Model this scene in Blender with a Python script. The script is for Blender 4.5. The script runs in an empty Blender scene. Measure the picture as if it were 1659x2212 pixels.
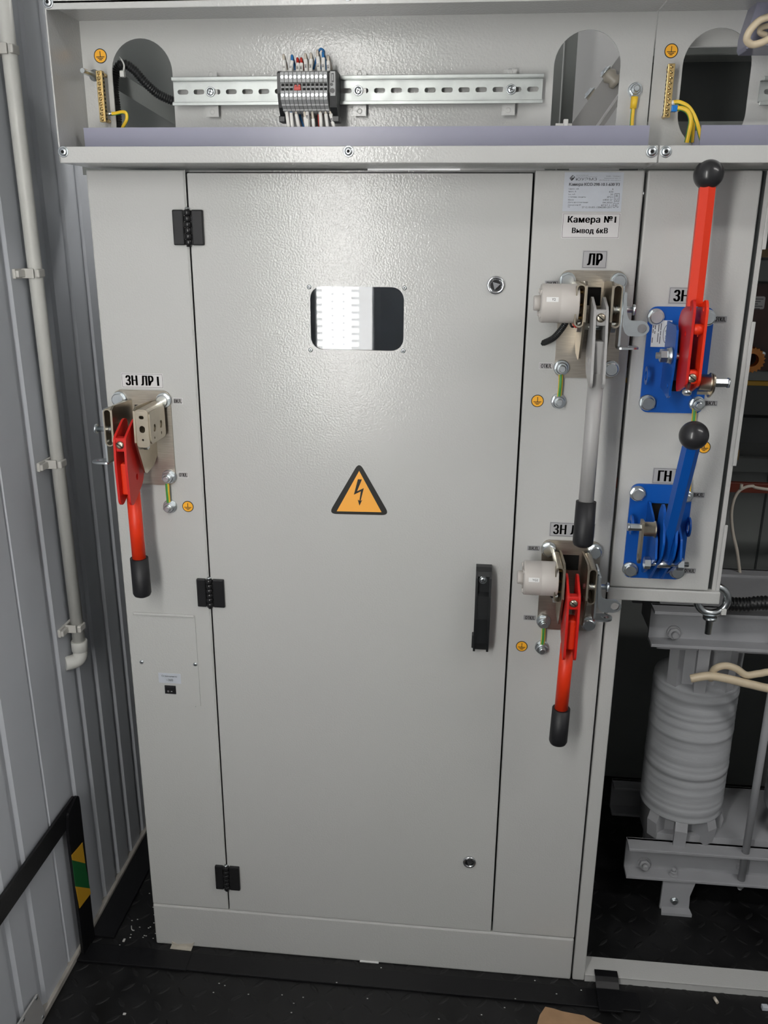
import bpy, bmesh, math, random
from mathutils import Vector, Matrix
from mathutils.geometry import tessellate_polygon
random.seed(7)
S = bpy.context.scene
COL = S.collection
PI = math.pi

# ------------------------------------------------------------------ camera
CL = Vector((0.53793, -1.22772, 1.24657))
PITCH, ROLL, YAW, FPX = 0.311888, 0.007397, -0.10022, 1876.66
_f = Vector((math.sin(YAW)*math.cos(PITCH), math.cos(YAW)*math.cos(PITCH), -math.sin(PITCH)))
_r = _f.cross(Vector((0, 0, 1))).normalized(); _u = _r.cross(_f)
CR = math.cos(ROLL)*_r + math.sin(ROLL)*_u
CU = -math.sin(ROLL)*_r + math.cos(ROLL)*_u
cd = bpy.data.cameras.new('camera'); cam = bpy.data.objects.new('camera', cd); COL.objects.link(cam)
cam.matrix_world = Matrix(((CR.x, CU.x, -_f.x, CL.x), (CR.y, CU.y, -_f.y, CL.y), (CR.z, CU.z, -_f.z, CL.z), (0, 0, 0, 1)))
cd.sensor_fit = 'HORIZONTAL'; cd.sensor_width = 36.0; cd.lens = 36.0*FPX/1659.0
cd.clip_start = 0.02; cd.clip_end = 60
S.camera = cam

# ------------------------------------------------------------------ world, exposure
w = bpy.data.worlds.new('world'); S.world = w; w.use_nodes = True
w.node_tree.nodes['Background'].inputs[0].default_value = (0.75, 0.82, 0.9, 1)
w.node_tree.nodes['Background'].inputs[1].default_value = 0.3
S.view_settings.view_transform = 'Standard'; S.view_settings.look = 'None'
S.view_settings.gamma = 1.0; S.view_settings.use_curve_mapping = False
S.view_settings.exposure = 0.1

def at(px, py, y=0.0):                       # measured picture point -> place on the plane Y = y
    d = _f + CR*((px-829.5)/FPX) - CU*((py-1106)/FPX)
    return CL + d*((y-CL.y)/d.y)
def atx(px, py, x):
    d = _f + CR*((px-829.5)/FPX) - CU*((py-1106)/FPX)
    return CL + d*((x-CL.x)/d.x)
def atz(px, py, z=0.0):
    d = _f + CR*((px-829.5)/FPX) - CU*((py-1106)/FPX)
    return CL + d*((z-CL.z)/d.z)

# ------------------------------------------------------------------ materials
M = {}
def mat(name, col, rough=0.5, metal=0.0, bump=None, bscale=400, var=0.0, vscale=8, stretch=None,
        trans=0.0, emit=None, coat=0.0, rvar=0.0, spec=0.5, bdist=0.0004, ior=1.45):
    m = bpy.data.materials.new(name); m.use_nodes = True
    n, l = m.node_tree.nodes, m.node_tree.links
    p = n['Principled BSDF']
    p.inputs['Base Color'].default_value = (*col, 1); p.inputs['Roughness'].default_value = rough
    p.inputs['Metallic'].default_value = metal; p.inputs['Transmission Weight'].default_value = trans
    p.inputs['Coat Weight'].default_value = coat; p.inputs['Specular IOR Level'].default_value = spec
    p.inputs['IOR'].default_value = ior
    if emit:
        p.inputs['Emission Color'].default_value = (*emit[0], 1); p.inputs['Emission Strength'].default_value = emit[1]
    tc = None
    def coord(sc):
        nonlocal tc
        if tc is None:
            tc = n.new('ShaderNodeNewGeometry')
        mp = n.new('ShaderNodeMapping'); l.new(tc.outputs['Position'], mp.inputs[0])
        if stretch: mp.inputs['Scale'].default_value = stretch
        return mp.outputs[0]
    if var or rvar:
        nz = n.new('ShaderNodeTexNoise'); nz.inputs['Scale'].default_value = vscale; nz.inputs['Detail'].default_value = 5
        l.new(coord(1), nz.inputs['Vector'])
        if var:
            rp = n.new('ShaderNodeValToRGB'); l.new(nz.outputs[0], rp.inputs[0])
            e = rp.color_ramp.elements; e[0].position = 0.3; e[1].position = 0.7
            e[0].color = (*[max(0, c*(1-var)) for c in col], 1); e[1].color = (*[min(1, c*(1+var)) for c in col], 1)
            l.new(rp.outputs[0], p.inputs['Base Color'])
        if rvar:
            mr = n.new('ShaderNodeMapRange'); l.new(nz.outputs[0], mr.inputs[0])
            mr.inputs[1].default_value = .3; mr.inputs[2].default_value = .7
            mr.inputs[3].default_value = max(.02, rough-rvar); mr.inputs[4].default_value = rough+rvar
            l.new(mr.outputs[0], p.inputs['Roughness'])
    if bump:
        nb = n.new('ShaderNodeTexNoise'); nb.inputs['Scale'].default_value = bscale; nb.inputs['Detail'].default_value = 1.5
        l.new(coord(1), nb.inputs['Vector'])
        b = n.new('ShaderNodeBump'); b.inputs['Strength'].default_value = bump; b.inputs['Distance'].default_value = bdist
        l.new(nb.outputs[0], b.inputs['Height']); l.new(b.outputs[0], p.inputs['Normal'])
    M[name] = m
    return m
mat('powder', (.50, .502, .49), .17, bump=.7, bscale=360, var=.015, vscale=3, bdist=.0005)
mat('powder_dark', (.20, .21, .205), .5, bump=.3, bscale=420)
mat('wall', (.48, .50, .535), .42, bump=.10, bscale=300, var=.04, vscale=5)
mat('roomwall', (.62, .63, .64), .5, var=.03, vscale=3)
mat('ceiling', (.66, .66, .66), .6, var=.03, vscale=3)
mat('floor', (.0075, .0075, .008), .42, bump=.3, bscale=120, var=.5, vscale=14, rvar=.12)
mat('tread', (.009, .009, .0095), .45, var=.3, vscale=60)
mat('black_bar', (.004, .004, .005), .38, bump=.3, bscale=160)
mat('baseboard', (.34, .32, .29), .6, var=.2, vscale=30)
mat('black_plastic', (.012, .013, .014), .36, bump=.12, bscale=800)
mat('black_glossy', (.014, .014, .015), .25, bump=.1, bscale=800)
mat('hole', (.004, .004, .004), .8)
mat('rubber', (.012, .012, .014), .5, bump=.3, bscale=500)
mat('ball', (.022, .022, .024), .28, coat=.2)
mat('zinc', (.66, .70, .72), .28, 1.0, var=.06, vscale=60)
mat('galv', (.38, .40, .39), .46, 1.0, var=.10, vscale=60, rvar=.08)
mat('nickel', (.42, .385, .335), .34, 1.0, var=.12, vscale=40, bump=.45, bscale=70, stretch=(1, 1, 22), bdist=.0003)
mat('nickel_plain', (.47, .42, .335), .34, 1.0, var=.06, vscale=90)
mat('brass', (.72, .53, .24), .28, 1.0, var=.12, vscale=150)
mat('chrome', (.75, .76, .78), .12, 1.0)
mat('red', (.55, .012, .008), .42, bump=.2, bscale=260)
mat('red_orange', (.74, .035, .006), .45, bump=.2, bscale=260)
mat('blue', (.003, .085, .40), .35, bump=.25, bscale=350)
mat('grey_paint', (.36, .355, .35), .42, bump=.3, bscale=260)
mat('trafo', (.33, .335, .35), .55, bump=.4, bscale=220, var=.04, vscale=20)
mat('tape_wrap', (.35, .36, .375), .6, bump=.5, bscale=90, stretch=(1, 1, 5), var=.05, vscale=20)
mat('coilgrey', (.52, .49, .46), .42, bump=.1, bscale=300)
mat('pvc', (.55, .55, .52), .35, var=.03, vscale=30)
mat('clipgrey', (.50, .49, .46), .4)
mat('lavender', (.27, .27, .345), .32, var=.04, vscale=12)
mat('tb_grey', (.30, .305, .31), .42)
mat('tb_light', (.33, .34, .34), .42)
mat('wire_white', (.60, .54, .46), .45)
mat('sleeve', (.72, .71, .68), .5)
mat('wire_blue', (.02, .16, .42), .4)
mat('wire_red', (.45, .03, .02), .4)
mat('wire_green', (.05, .27, .06), .4)
mat('wire_yellow', (.80, .52, .035), .4)
mat('ferrule_blue', (.01, .17, .52), .35)
mat('cream', (.62, .52, .37), .35, var=.05, vscale=30)
mat('label_yellow', (.92, .45, .03), .45)
mat('label_black', (.012, .011, .009), .5)
mat('warn_orange', (.95, .43, .06), .4)
mat('paper', (.60, .59, .59), .5)
mat('foil', (.50, .53, .58), .4, var=.03, vscale=60)
mat('label_grey', (.38, .38, .39), .45)
mat('tag_white', (.75, .75, .74), .5)
mat('print_grey', (.10, .10, .11), .6)
mat('print_black', (.012, .012, .013), .5)
mat('cardboard', (.36, .22, .12), .8, bump=.4, bscale=200, var=.1, vscale=40)
mat('tape_beige', (.45, .42, .36), .5, var=.1, vscale=60)
mat('cable_tie', (.70, .70, .68), .4)
mat('brown_board', (.055, .018, .014), .4, var=.3, vscale=20)
mat('redbar', (.14, .025, .012), .4, var=.1, vscale=20)
mat('orange_plastic', (.7, .24, .03), .4)
mat('brown_tape', (.16, .10, .035), .5)
mat('dust_white', (.5, .5, .48), .8)
mat('glass', (.86, .90, .95), .015, trans=1.0, ior=1.5, bump=.008, bscale=35, bdist=.0006)
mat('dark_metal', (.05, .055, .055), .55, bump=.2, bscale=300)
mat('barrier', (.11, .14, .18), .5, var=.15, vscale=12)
mat('strip_green', (.01, .11, .03), .45)
mat('strip_yellow', (.55, .30, .02), .45)
mat('insulator', (.36, .33, .28), .3)
mat('housing', (.7, .7, .7), .4)

# lamp diffuser: the rows of LEDs shine through it
def lamp_material():
    m = bpy.data.materials.new('led_diffuser'); m.use_nodes = True
    n, l = m.node_tree.nodes, m.node_tree.links
    n.remove(n['Principled BSDF'])
    e = n.new('ShaderNodeEmission'); l.new(e.outputs[0], n['Material Output'].inputs[0])
    e.inputs[0].default_value = (1, .985, .95, 1)
    g = n.new('ShaderNodeNewGeometry'); sx = n.new('ShaderNodeSeparateXYZ'); l.new(g.outputs['Position'], sx.inputs[0])
    def mth(op, a, b=None):
        q = n.new('ShaderNodeMath'); q.operation = op
        for i, v in enumerate((a, b)):
            if v is None: continue
            if isinstance(v, (int, float)): q.inputs[i].default_value = v
            else: l.new(v, q.inputs[i])
        return q.outputs[0]
    X, Z = sx.outputs[0], sx.outputs[2]
    # two columns of LEDs behind the left part of the diffuser, its right edge stays dimmer
    zs = mth('ADD', mth('MULTIPLY', mth('SINE', mth('MULTIPLY', Z, 2*PI/.0202)), .5), .5)
    def bell(c, wd):
        q = mth('DIVIDE', mth('SUBTRACT', X, c), wd)
        return mth('EXPONENT', mth('MULTIPLY', mth('MULTIPLY', q, q), -1.0))
    dot = mth('MULTIPLY', mth('MULTIPLY', mth('ADD', bell(.1297, .0055), bell(.162, .0055)), mth('MULTIPLY', zs, zs)), .72)
    row = mth('LESS_THAN', X, .206)
    fringe = mth('ADD', mth('GREATER_THAN', X, .184), mth('LESS_THAN', X, .100))
    field = mth('MULTIPLY', mth('SUBTRACT', 1.0, dot), mth('SUBTRACT', 1.0, mth('MULTIPLY', fringe, mth('SUBTRACT', .70, mth('MULTIPLY', zs, .55)))))
    tot = mth('ADD', mth('MULTIPLY', field, row), mth('MULTIPLY', mth('SUBTRACT', 1.0, row), .36))
    l.new(mth('MULTIPLY', tot, LAMP_POWER), e.inputs[1])
    M['led_diffuser'] = m
LAMP_POWER = 27.0
lamp_material()
mat('fill_diffuser', (.8, .8, .8), .5, emit=((1, .98, .95), 20.0))  # glow of the added fill lamps

# ------------------------------------------------------------------ mesh helpers
def V(*a): return Vector(a)
class G:
    def __init__(s): s.v, s.f, s.m, s.sm = [], [], [], []
    def add(s, vs, fs, mi=0, sm=False, xf=None):
        o = len(s.v)
        for q in vs: s.v.append(xf @ Vector(q) if xf is not None else Vector(q))
        for q in fs: s.f.append([i+o for i in q]); s.m.append(mi); s.sm.append(sm)
        return s
    def box(s, x0, x1, y0, y1, z0, z1, mi=0, bev=0, xf=None, seg=2):
        x0, x1 = min(x0, x1), max(x0, x1); y0, y1 = min(y0, y1), max(y0, y1); z0, z1 = min(z0, z1), max(z0, z1)
        if not bev:
            vs = [(x, y, z) for x in (x0, x1) for y in (y0, y1) for z in (z0, z1)]
            return s.add(vs, [(0, 1, 3, 2), (4, 6, 7, 5), (0, 4, 5, 1), (2, 3, 7, 6), (0, 2, 6, 4), (1, 5, 7, 3)], mi, False, xf)
        b = bmesh.new(); bmesh.ops.create_cube(b, size=1)
        for q in b.verts: q.co = Vector(((x0+x1)/2+q.co.x*(x1-x0), (y0+y1)/2+q.co.y*(y1-y0), (z0+z1)/2+q.co.z*(z1-z0)))
        bev = min(bev, .49*min(x1-x0, y1-y0, z1-z0))
        bmesh.ops.bevel(b, geom=b.edges[:], offset=bev, segments=seg, profile=.5, affect='EDGES')
        b.verts.index_update()
        s.add([q.co.copy() for q in b.verts], [[q.index for q in f.verts] for f in b.faces], mi, False, xf); b.free()
        return s
    def prism(s, poly, axis, a, b, holes=(), mi=0, xf=None, side=None, smooth=False):
        # poly: 2D outline (and holes) in the plane across 'axis'; x:(y,z) y:(x,z) z:(x,y)
        def P(p, t): return {'x': (t, p[0], p[1]), 'y': (p[0], t, p[1]), 'z': (p[0], p[1], t)}[axis]
        loops = [list(poly)]+[list(h) for h in holes]
        flat = [p for L in loops for p in L]; n = len(flat)
        tri = tessellate_polygon([[Vector((p[0], p[1], 0)) for p in L] for L in loops])
        vs = [P(p, a) for p in flat]+[P(p, b) for p in flat]
        s.add(vs, [tuple(t) for t in tri]+[tuple(i+n for i in t[::-1]) for t in tri], mi, False, xf)
        fs = []; o = 0
        for L in loops:
            k = len(L)
            fs += [(o+i, o+(i+1) % k, n+o+(i+1) % k, n+o+i) for i in range(k)]; o += k
        return s.add(vs, fs, mi if side is None else side, smooth, xf)
    def cyl(s, p0, p1, r0, r1=None, n=24, mi=0, caps=True, sm=True, capmi=None, ph=0.0):
        p0, p1 = Vector(p0), Vector(p1); r1 = r0 if r1 is None else r1
        d = (p1-p0).normalized(); a = d.orthogonal().normalized(); b = d.cross(a)
        vs = []
        for p, r in ((p0, r0), (p1, r1)):
            for i in range(n):
                t = 2*PI*i/n+ph; vs.append(p+a*(r*math.cos(t))+b*(r*math.sin(t)))
        s.add(vs, [(i, (i+1) % n, n+(i+1) % n, n+i) for i in range(n)], mi, sm)
        if caps: s.add(vs, [tuple(range(n))[::-1], tuple(range(n, 2*n))], mi if capmi is None else capmi, False)
        return s
    def lathe(s, p0, ax, prof, n=32, mi=0, sm=True, up=None):
        # prof: (distance along ax, radius)
        p0, d = Vector(p0), Vector(ax).normalized(); a = d.orthogonal().normalized() if up is None else Vector(up); b = d.cross(a)
        vs = []; fs = []; k = len(prof)
        for h, r in prof:
            for i in range(n):
                t = 2*PI*i/n; vs.append(p0+d*h+a*(r*math.cos(t))+b*(r*math.sin(t)))
        for j in range(k-1):
            fs += [(j*n+i, j*n+(i+1) % n, (j+1)*n+(i+1) % n, (j+1)*n+i) for i in range(n)]
        s.add(vs, fs, mi, sm)
        s.add(vs, [tuple(range(n))[::-1], tuple(range((k-1)*n, k*n))], mi, False)
        return s
    def sphere(s, c, r, mi=0, n=28):
        pr = [(-r*math.cos(PI*i/n), max(r*math.sin(PI*i/n), 1e-5)) for i in range(n+1)]
        return s.lathe(c, (0, 0, 1), pr, n=36, mi=mi)
    def tube(s, pts, r, n=10, mi=0, ribs=None, stripe=None, sub=8, caps=True):
        P = spline(pts, sub); rs = [r]*len(P)
        if ribs:                                            # corrugated hose
            L = sum((P[i+1]-P[i]).length for i in range(len(P)-1)); k = max(4, int(L/ribs)*4)
            P = resample(P, k); rs = [r*(1 if i % 4 < 2 else .84) for i in range(len(P))]
        vs = []; a = None; fs = []
        for i, p in enumerate(P):
            d = (P[min(i+1, len(P)-1)]-P[max(i-1, 0)]).normalized()
            if a is None: a = d.orthogonal().normalized()
            a = (a-d*a.dot(d)).normalized(); b = d.cross(a)
            for j in range(n):
                t = 2*PI*j/n; vs.append(p+a*(rs[i]*math.cos(t))+b*(rs[i]*math.sin(t)))
        k = len(P); o = len(s.v)
        for q in vs: s.v.append(q)
        for i in range(k-1):
            for j in range(n):
                s.f.append([o+i*n+j, o+i*n+(j+1) % n, o+(i+1)*n+(j+1) % n, o+(i+1)*n+j])
                s.m.append(stripe if stripe is not None and j % 5 < 2 else mi); s.sm.append(True)
        if caps:
            s.f.append([o+i for i in range(n)][::-1]); s.f.append([o+(k-1)*n+i for i in range(n)])
            s.m += [mi, mi]; s.sm += [False, False]
        return s
    def merge(s, g, xf=None, mi=None):
        o = len(s.v)
        s.v += [xf @ q if xf is not None else q.copy() for q in g.v]
        s.f += [[i+o for i in q] for q in g.f]; s.m += [m if mi is None else mi for m in g.m]; s.sm += g.sm
        return s
    def mesh(s, name, mats, org):
        me = bpy.data.meshes.new(name)
        me.from_pydata([q-org for q in s.v], [], s.f)
        for q in mats: me.materials.append(M[q])
        me.polygons.foreach_set('material_index', s.m); me.polygons.foreach_set('use_smooth', s.sm)
        b = bmesh.new(); b.from_mesh(me); bmesh.ops.remove_doubles(b, verts=b.verts, dist=1e-6)
        bmesh.ops.recalc_face_normals(b, faces=b.faces); b.to_mesh(me); b.free()
        me.update()
        return me
    def build(s, name, mats, parent=None, label=None, cat=None, group=None, kind=None, org=None):
        if isinstance(mats, str): mats = [mats]
        lo = Vector([min(q[i] for q in s.v) for i in range(3)]); hi = Vector([max(q[i] for q in s.v) for i in range(3)])
        c = Vector(org) if org is not None else Vector(((lo.x+hi.x)/2, (lo.y+hi.y)/2, lo.z))
        o = bpy.data.objects.new(name, s.mesh(name, mats, c)); COL.objects.link(o)
        o['wl'] = list(c)
        o.location = c
        if parent is not None:
            o.parent = parent; o.location = c-Vector(parent['wl'])
        return tag(o, label, cat, group, kind)
def spline(pts, sub):
    P = [Vector(p) for p in pts]
    if len(P) < 3 or sub < 2: return P
    out = []
    for i in range(len(P)-1):
        a, b, c, d = P[max(i-1, 0)], P[i], P[i+1], P[min(i+2, len(P)-1)]
        for k in range(sub):
            t = k/sub
            out.append(.5*((2*b)+(c-a)*t+(2*a-5*b+4*c-d)*t*t+(-a+3*b-3*c+d)*t*t*t))
    out.append(P[-1]); return out
def resample(P, k):
    D = [0]
    for i in range(len(P)-1): D.append(D[-1]+(P[i+1]-P[i]).length)
    out = []; j = 0
    for i in range(k+1):
        t = D[-1]*i/k
        while j < len(P)-2 and D[j+1] < t: j += 1
        q = (t-D[j])/max(1e-9, D[j+1]-D[j]); out.append(P[j].lerp(P[j+1], q))
    return out
def tag(o, label=None, cat=None, group=None, kind=None):
    if label: o['label'] = label
    if cat: o['category'] = cat
    if group: o['group'] = group
    if kind: o['kind'] = kind
    return o
def thing(name, loc, label, cat, group=None):
    o = bpy.data.objects.new(name, None); COL.objects.link(o); o.empty_display_size = .02
    o.location = loc; o['wl'] = list(loc)
    return tag(o, label, cat, group)
def inst(mesh, name, loc, parent=None, rot=None, label=None, cat=None, group=None):
    o = bpy.data.objects.new(name, mesh); COL.objects.link(o); o['wl'] = list(loc)
    o.location = Vector(loc)-(Vector(parent['wl']) if parent is not None else Vector((0, 0, 0)))
    if parent is not None: o.parent = parent
    if rot: o.rotation_euler = rot
    return tag(o, label, cat, group)
def rrect(x0, x1, z0, z1, r, n=5):
    out = []
    for cx, cz, a0 in ((x1-r, z1-r, 0), (x0+r, z1-r, 90), (x0+r, z0+r, 180), (x1-r, z0+r, 270)):
        for i in range(n+1):
            t = math.radians(a0+90*i/n); out.append((cx+r*math.cos(t), cz+r*math.sin(t)))
    return out
def circ(cx, cz, r, n=20): return [(cx+r*math.cos(2*PI*i/n), cz+r*math.sin(2*PI*i/n)) for i in range(n)]
def rpoly(pts, r, n=3):                                  # a polygon with rounded corners
    out = []; k = len(pts)
    for i in range(k):
        a, b, c = Vector(pts[i-1]), Vector(pts[i]), Vector(pts[(i+1) % k])
        d1, d2 = (a-b), (c-b); q = min(r, d1.length*.45, d2.length*.45)
        p1, p2 = b+d1.normalized()*q, b+d2.normalized()*q
        for j in range(n+1):
            t = j/n; out.append(tuple(p1*(1-t)**2+b*2*t*(1-t)+p2*t*t))
    return out
def text_geo(txt, bold=0.0, space=1.0):
    cu = bpy.data.curves.new('t', 'FONT'); cu.body = txt; cu.size = 1.0; cu.offset = bold; cu.space_character = space
    cu.align_x = 'LEFT'; cu.resolution_u = 3
    o = bpy.data.objects.new('t', cu); COL.objects.link(o)
    dg = bpy.context.evaluated_depsgraph_get(); dg.update()
    me = bpy.data.meshes.new_from_object(o.evaluated_get(dg))
    vs = [q.co.copy() for q in me.vertices]; fs = [list(p.vertices) for p in me.polygons]
    bpy.data.objects.remove(o); bpy.data.curves.remove(cu); bpy.data.meshes.remove(me)
    return vs, fs
def put_text(g, txt, x0, x1, z0, z1, y, mi=0, bold=0.0, space=1.0, fit=True, align='c', thick=.0003):
    vs, fs = text_geo(txt, bold, space)
    if not vs: return
    ax, bx = min(q.x for q in vs), max(q.x for q in vs); ay, by = min(q.y for q in vs), max(q.y for q in vs)
    sz = (z1-z0)/(by-ay); sx = (x1-x0)/(bx-ax) if fit else sz
    off = x0 if (fit or align == 'l') else (x1-(bx-ax)*sx if align == 'r' else (x0+x1-(bx-ax)*sx)/2)
    n = len(vs)
    P = [(off+(q.x-ax)*sx, y-thick, z0+(q.y-ay)*sz) for q in vs]
    g.add(P, fs, mi)

# shared small hardware, axis along -Y, base at the origin ------------------
def hex_pts(r, a0=0): return [(r*math.cos(math.radians(a0+60*i)), r*math.sin(math.radians(a0+60*i))) for i in range(6)]
def mk_hexbolt(name, af, h, fl, flh, studr=0, studh=0, a0=10, m='zinc'):
    g = G(); g.lathe((0, 0, 0), (0, -1, 0), [(0, fl), (flh*.6, fl), (flh, fl*.93)], n=28)
    g.lathe((0, -flh, 0), (0, -1, 0), [(0, af*.62), (.0012, af*.62)], n=20)
    q = hex_pts(af/math.sqrt(3), a0)
    g.prism(q, 'y', -flh-.001, -flh-h*.88)
    g.lathe((0, -flh-h*.86, 0), (0, -1, 0), [(0, af*.52), (h*.14, af*.44)], n=24, sm=False)
    if studr: g.lathe((0, -flh-h, 0), (0, -1, 0), [(0, studr), (studh*.8, studr), (studh, studr*.75)], n=16)
    return g.mesh(name, [m], V(0, 0, 0))
HB = [mk_hexbolt('bolt', .0175, .0075, .0112, .0025, a0=a) for a in (3, 16, 27, 40)]
HB_small = mk_hexbolt('bolt', .0115, .005, .0075, .0016, a0=20)
NUT = mk_hexbolt('nut', .016, .0075, .0108, .003, .0052, .007, a0=12)
NUT_s = mk_hexbolt('nut', .012, .006, .0085, .002, .004, .007, a0=5)
NUT_grey = mk_hexbolt('nut', .019, .008, .0125, .002, .006, .008, a0=12, m='trafo')
NUT_grey2 = mk_hexbolt('nut', .012, .006, .009, .002, .004, .006, a0=12, m='trafo')
def mk_screw(name, r, h, m='zinc', washer=0, slot='x'):
    g = G()
    if washer: g.lathe((0, 0, 0), (0, -1, 0), [(0, washer), (.001, washer), (.0013, washer*.9)], n=24)
    g.lathe((0, 0, 0), (0, -1, 0), [(0, r), (h*.5, r*.96), (h*.85, r*.75), (h, r*.45)], n=24)
    if slot == 'x':
        for a in (20, 110):
            xf = Matrix.Rotation(math.radians(a), 4, 'Y')
            g.box(-r*.55, r*.55, -h*1.06, -h*.7, -r*.09, r*.09, 1, xf=xf)
    elif slot == '-':
        g.box(-r*.85, r*.85, -h*1.03, -h*.4, -r*.12, r*.12, 1, xf=Matrix.Rotation(math.radians(38), 4, 'Y'))
    elif slot == 'o':
        g.prism(hex_pts(r*.42), 'y', -h*.9, -h*1.04, mi=1)
    return g.mesh(name, [m, 'hole'], V(0, 0, 0))
SCR = mk_screw('screw', .0052, .0025, 'zinc', .0062)
SCR_hex = mk_screw('screw', .0055, .0028, 'zinc', .0068, 'o')
SCR_small = mk_screw('screw', .0034, .002, 'zinc')
SCR_slot = mk_screw('screw', .0058, .003, 'nickel_plain', 0, '-')
RIVET = mk_screw('rivet', .0032, .0016, 'zinc', 0, 'o')

# ================================================================== SETTING
WX = -.132                                        # inner face of the left wall
g = G(); g.box(-.2, 3.7, -1.55, 1.1, -.03, 0)
floor = g.build('floor', 'floor', kind='structure', label='black steel checker plate floor')
g = G()
def lens(g, x, y, a, L=.0135, W=.0042, H=.0008):
    vs = []; n = 6
    for i in range(n): t = 2*PI*i/n; vs.append((math.cos(t)*L, math.sin(t)*W*(1 if abs(math.cos(t)) < .9 else 1), 0))
    vs2 = [(p[0]*.55, p[1]*.5, H) for p in vs]
    xf = Matrix.Translation((x, y, 0)) @ Matrix.Rotation(a, 4, 'Z')
    g.add(vs+vs2, [(i, (i+1) % n, n+(i+1) % n, n+i) for i in range(n)]+[tuple(range(n, 2*n))], 0, False, xf)
for i in range(60):
    for j in range(34):
        x = -.11+i*.032; y = -.42+j*.032
        if x < 1.75 and y < .66 and (y < .02 or x > .76 or x < -.0): lens(g, x, y, math.radians(45 if (i+j) % 2 else -45))
g.build('tread_pattern', 'tread', floor, kind='stuff')

# left wall: two sandwich panels with pressed grooves
def wall_panel(y0, y1, z0, z1, grooves, name, parent):
    pr = [(WX-.004, y0), (WX, y0+.0035)]
    for c in sorted(grooves):
        if y0+.012 < c < y1-.012:
            pr += [(WX, c-.011), (WX-.0045, c-.006), (WX-.0045, c+.005), (WX, c+.011)]
    pr += [(WX, y1-.0035), (WX-.004, y1), (WX-.05, y1), (WX-.05, y0)]
    g = G(); g.prism(pr, 'z', z0, z1)
    for q in g.v: q.y -= WLEAN*(q.z-.3)             # the panels do not hang quite plumb
    return g.build(name, 'wall', parent)
g = G(); g.box(WX-.06, WX-.051, -1.55, 1.05, 0, 2.15)
wl = g.build('wall_left', 'roomwall', kind='structure', label='grey grooved sandwich panel wall')
WLEAN = .0135
SEAM = -.078
gr = [.012+.0655*k for k in range(14)]+[-.17-.0655*k for k in range(14) if k not in (5,)]
wall_panel(SEAM+.001, 1.05, .004, 2.15, gr, 'panel', wl)
wall_panel(-1.15, SEAM-.001, .004, 2.15, gr, 'panel', wl)
wall_panel(-1.55, -1.153, .004, 2.15, gr, 'panel', wl)
g = G(); g.box(WX-.03, WX+.006, -1.45, 1.05, 0, .012, bev=.002)
g.build('baseboard_left', 'baseboard', kind='structure', label='dusty pale strip where left wall meets floor')
g = G(); g.box(-.2, 3.7, 1.05, 1.1, 0, 2.15)
wb = g.build('wall_back', 'roomwall', kind='structure')
g = G()
g = G(); g.box(3.65, 3.7, -1.55, 1.1, 0, 2.15)
g.build('wall_right', 'roomwall', kind='structure')
g = G(); g.box(-.2, 3.7, -1.55, -1.46, 0, 2.15)
g.build('wall_front', 'roomwall', kind='structure')
g = G(); g.box(-.2, 3.7, -1.55, 1.1, 2.15, 2.2)
g.build('ceiling', 'ceiling', kind='structure')

# the lamps ---------------------------------------------------------------
def led_panel(x0, x1, y, z0, z1, label):
    t = thing('led_light', ((x0+x1)/2, y, z0), label, 'light')
    g = G(); g.box(x0-.008, x1+.008, y-.006, y+.160, z0-.02, z1+.02, bev=.004); g.build('housing', 'housing', t)
    g = G(); g.prism(rrect(x0, x1, z0, z1, .01), 'y', y+.159, y+.165); g.build('diffuser', 'led_diffuser', t)
led_panel(.084, .244, -1.465, .72, 1.90, 'long white led panel lamp mounted upright on the wall facing the cabinet')

# unseen ceiling lamps, added as fill light
def fill_lamp(x0, x1, y0, y1, label):
    t = thing('fill_light', ((x0+x1)/2, (y0+y1)/2, 2.10), label, 'light')
    g = G(); g.box(x0-.02, x1+.02, y0-.015, y1+.015, 2.115, 2.15, bev=.004); g.build('housing', 'housing', t)
    g = G(); g.box(x0, x1, y0, y1, 2.108, 2.116); g.build('diffuser', 'fill_diffuser', t)
fill_lamp(1.3, 2.5, -.95, -.80, 'long white led fill lamp added on the ceiling further along the aisle')  # added to brighten the scene from the right
fill_lamp(.0, 1.2, .62, .77, 'long white led fill lamp added above the back of the cabinets')  # added to brighten the space behind the arched and oval openings

# ================================================================== MAIN CABINET
ZT = 1.3245                                        # top of the front, underside of the compartment above
T = thing('switchgear_cabinet', (.375, .3, 0), 'tall light grey metal switchgear cabinet with one wide hinged door', 'cabinet')
g = G(); g.box(.0, .1385, 0, .0045, .0895, ZT, bev=.0021); g.build('left_panel', 'powder', T)
g = G(); g.box(.6095, .7495, 0, .03, .0895, ZT, bev=.0022); g.build('right_panel', 'powder', T)
g = G(); g.box(.0, .7495, -.001, .03, .0, .0880, bev=.003); g.build('plinth', 'powder', T)
# door with window opening
WIN = rrect(.3087, .4400, 1.0873, 1.1742, .017, 6)
g = G(); g.prism(rrect(.1425, .6065, .0905, 1.3205, .002, 2), 'y', 0.0, .0022, holes=[WIN])
g.box(.1425, .145, .002, .022, .0905, 1.3205); g.box(.604, .6065, .002, .022, .0905, 1.3205)
g.box(.145, .604, .002, .022, .0905, .093); g.box(.145, .604, .002, .022, 1.318, 1.3205)
door = g.build('door', 'powder', T)
g = G(); g.prism(rrect(.303, .446, 1.081, 1.180, .004), 'y', .0025, .0055)
g.build('window_pane', 'glass', door, label='scratched shiny inspection window pane')
for p in ((668, 620), (874, 622), (671, 756), (871, 758)):
    q = at(*p, 0); inst(RIVET, 'rivet', (q.x, 0, q.z), door)
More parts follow.
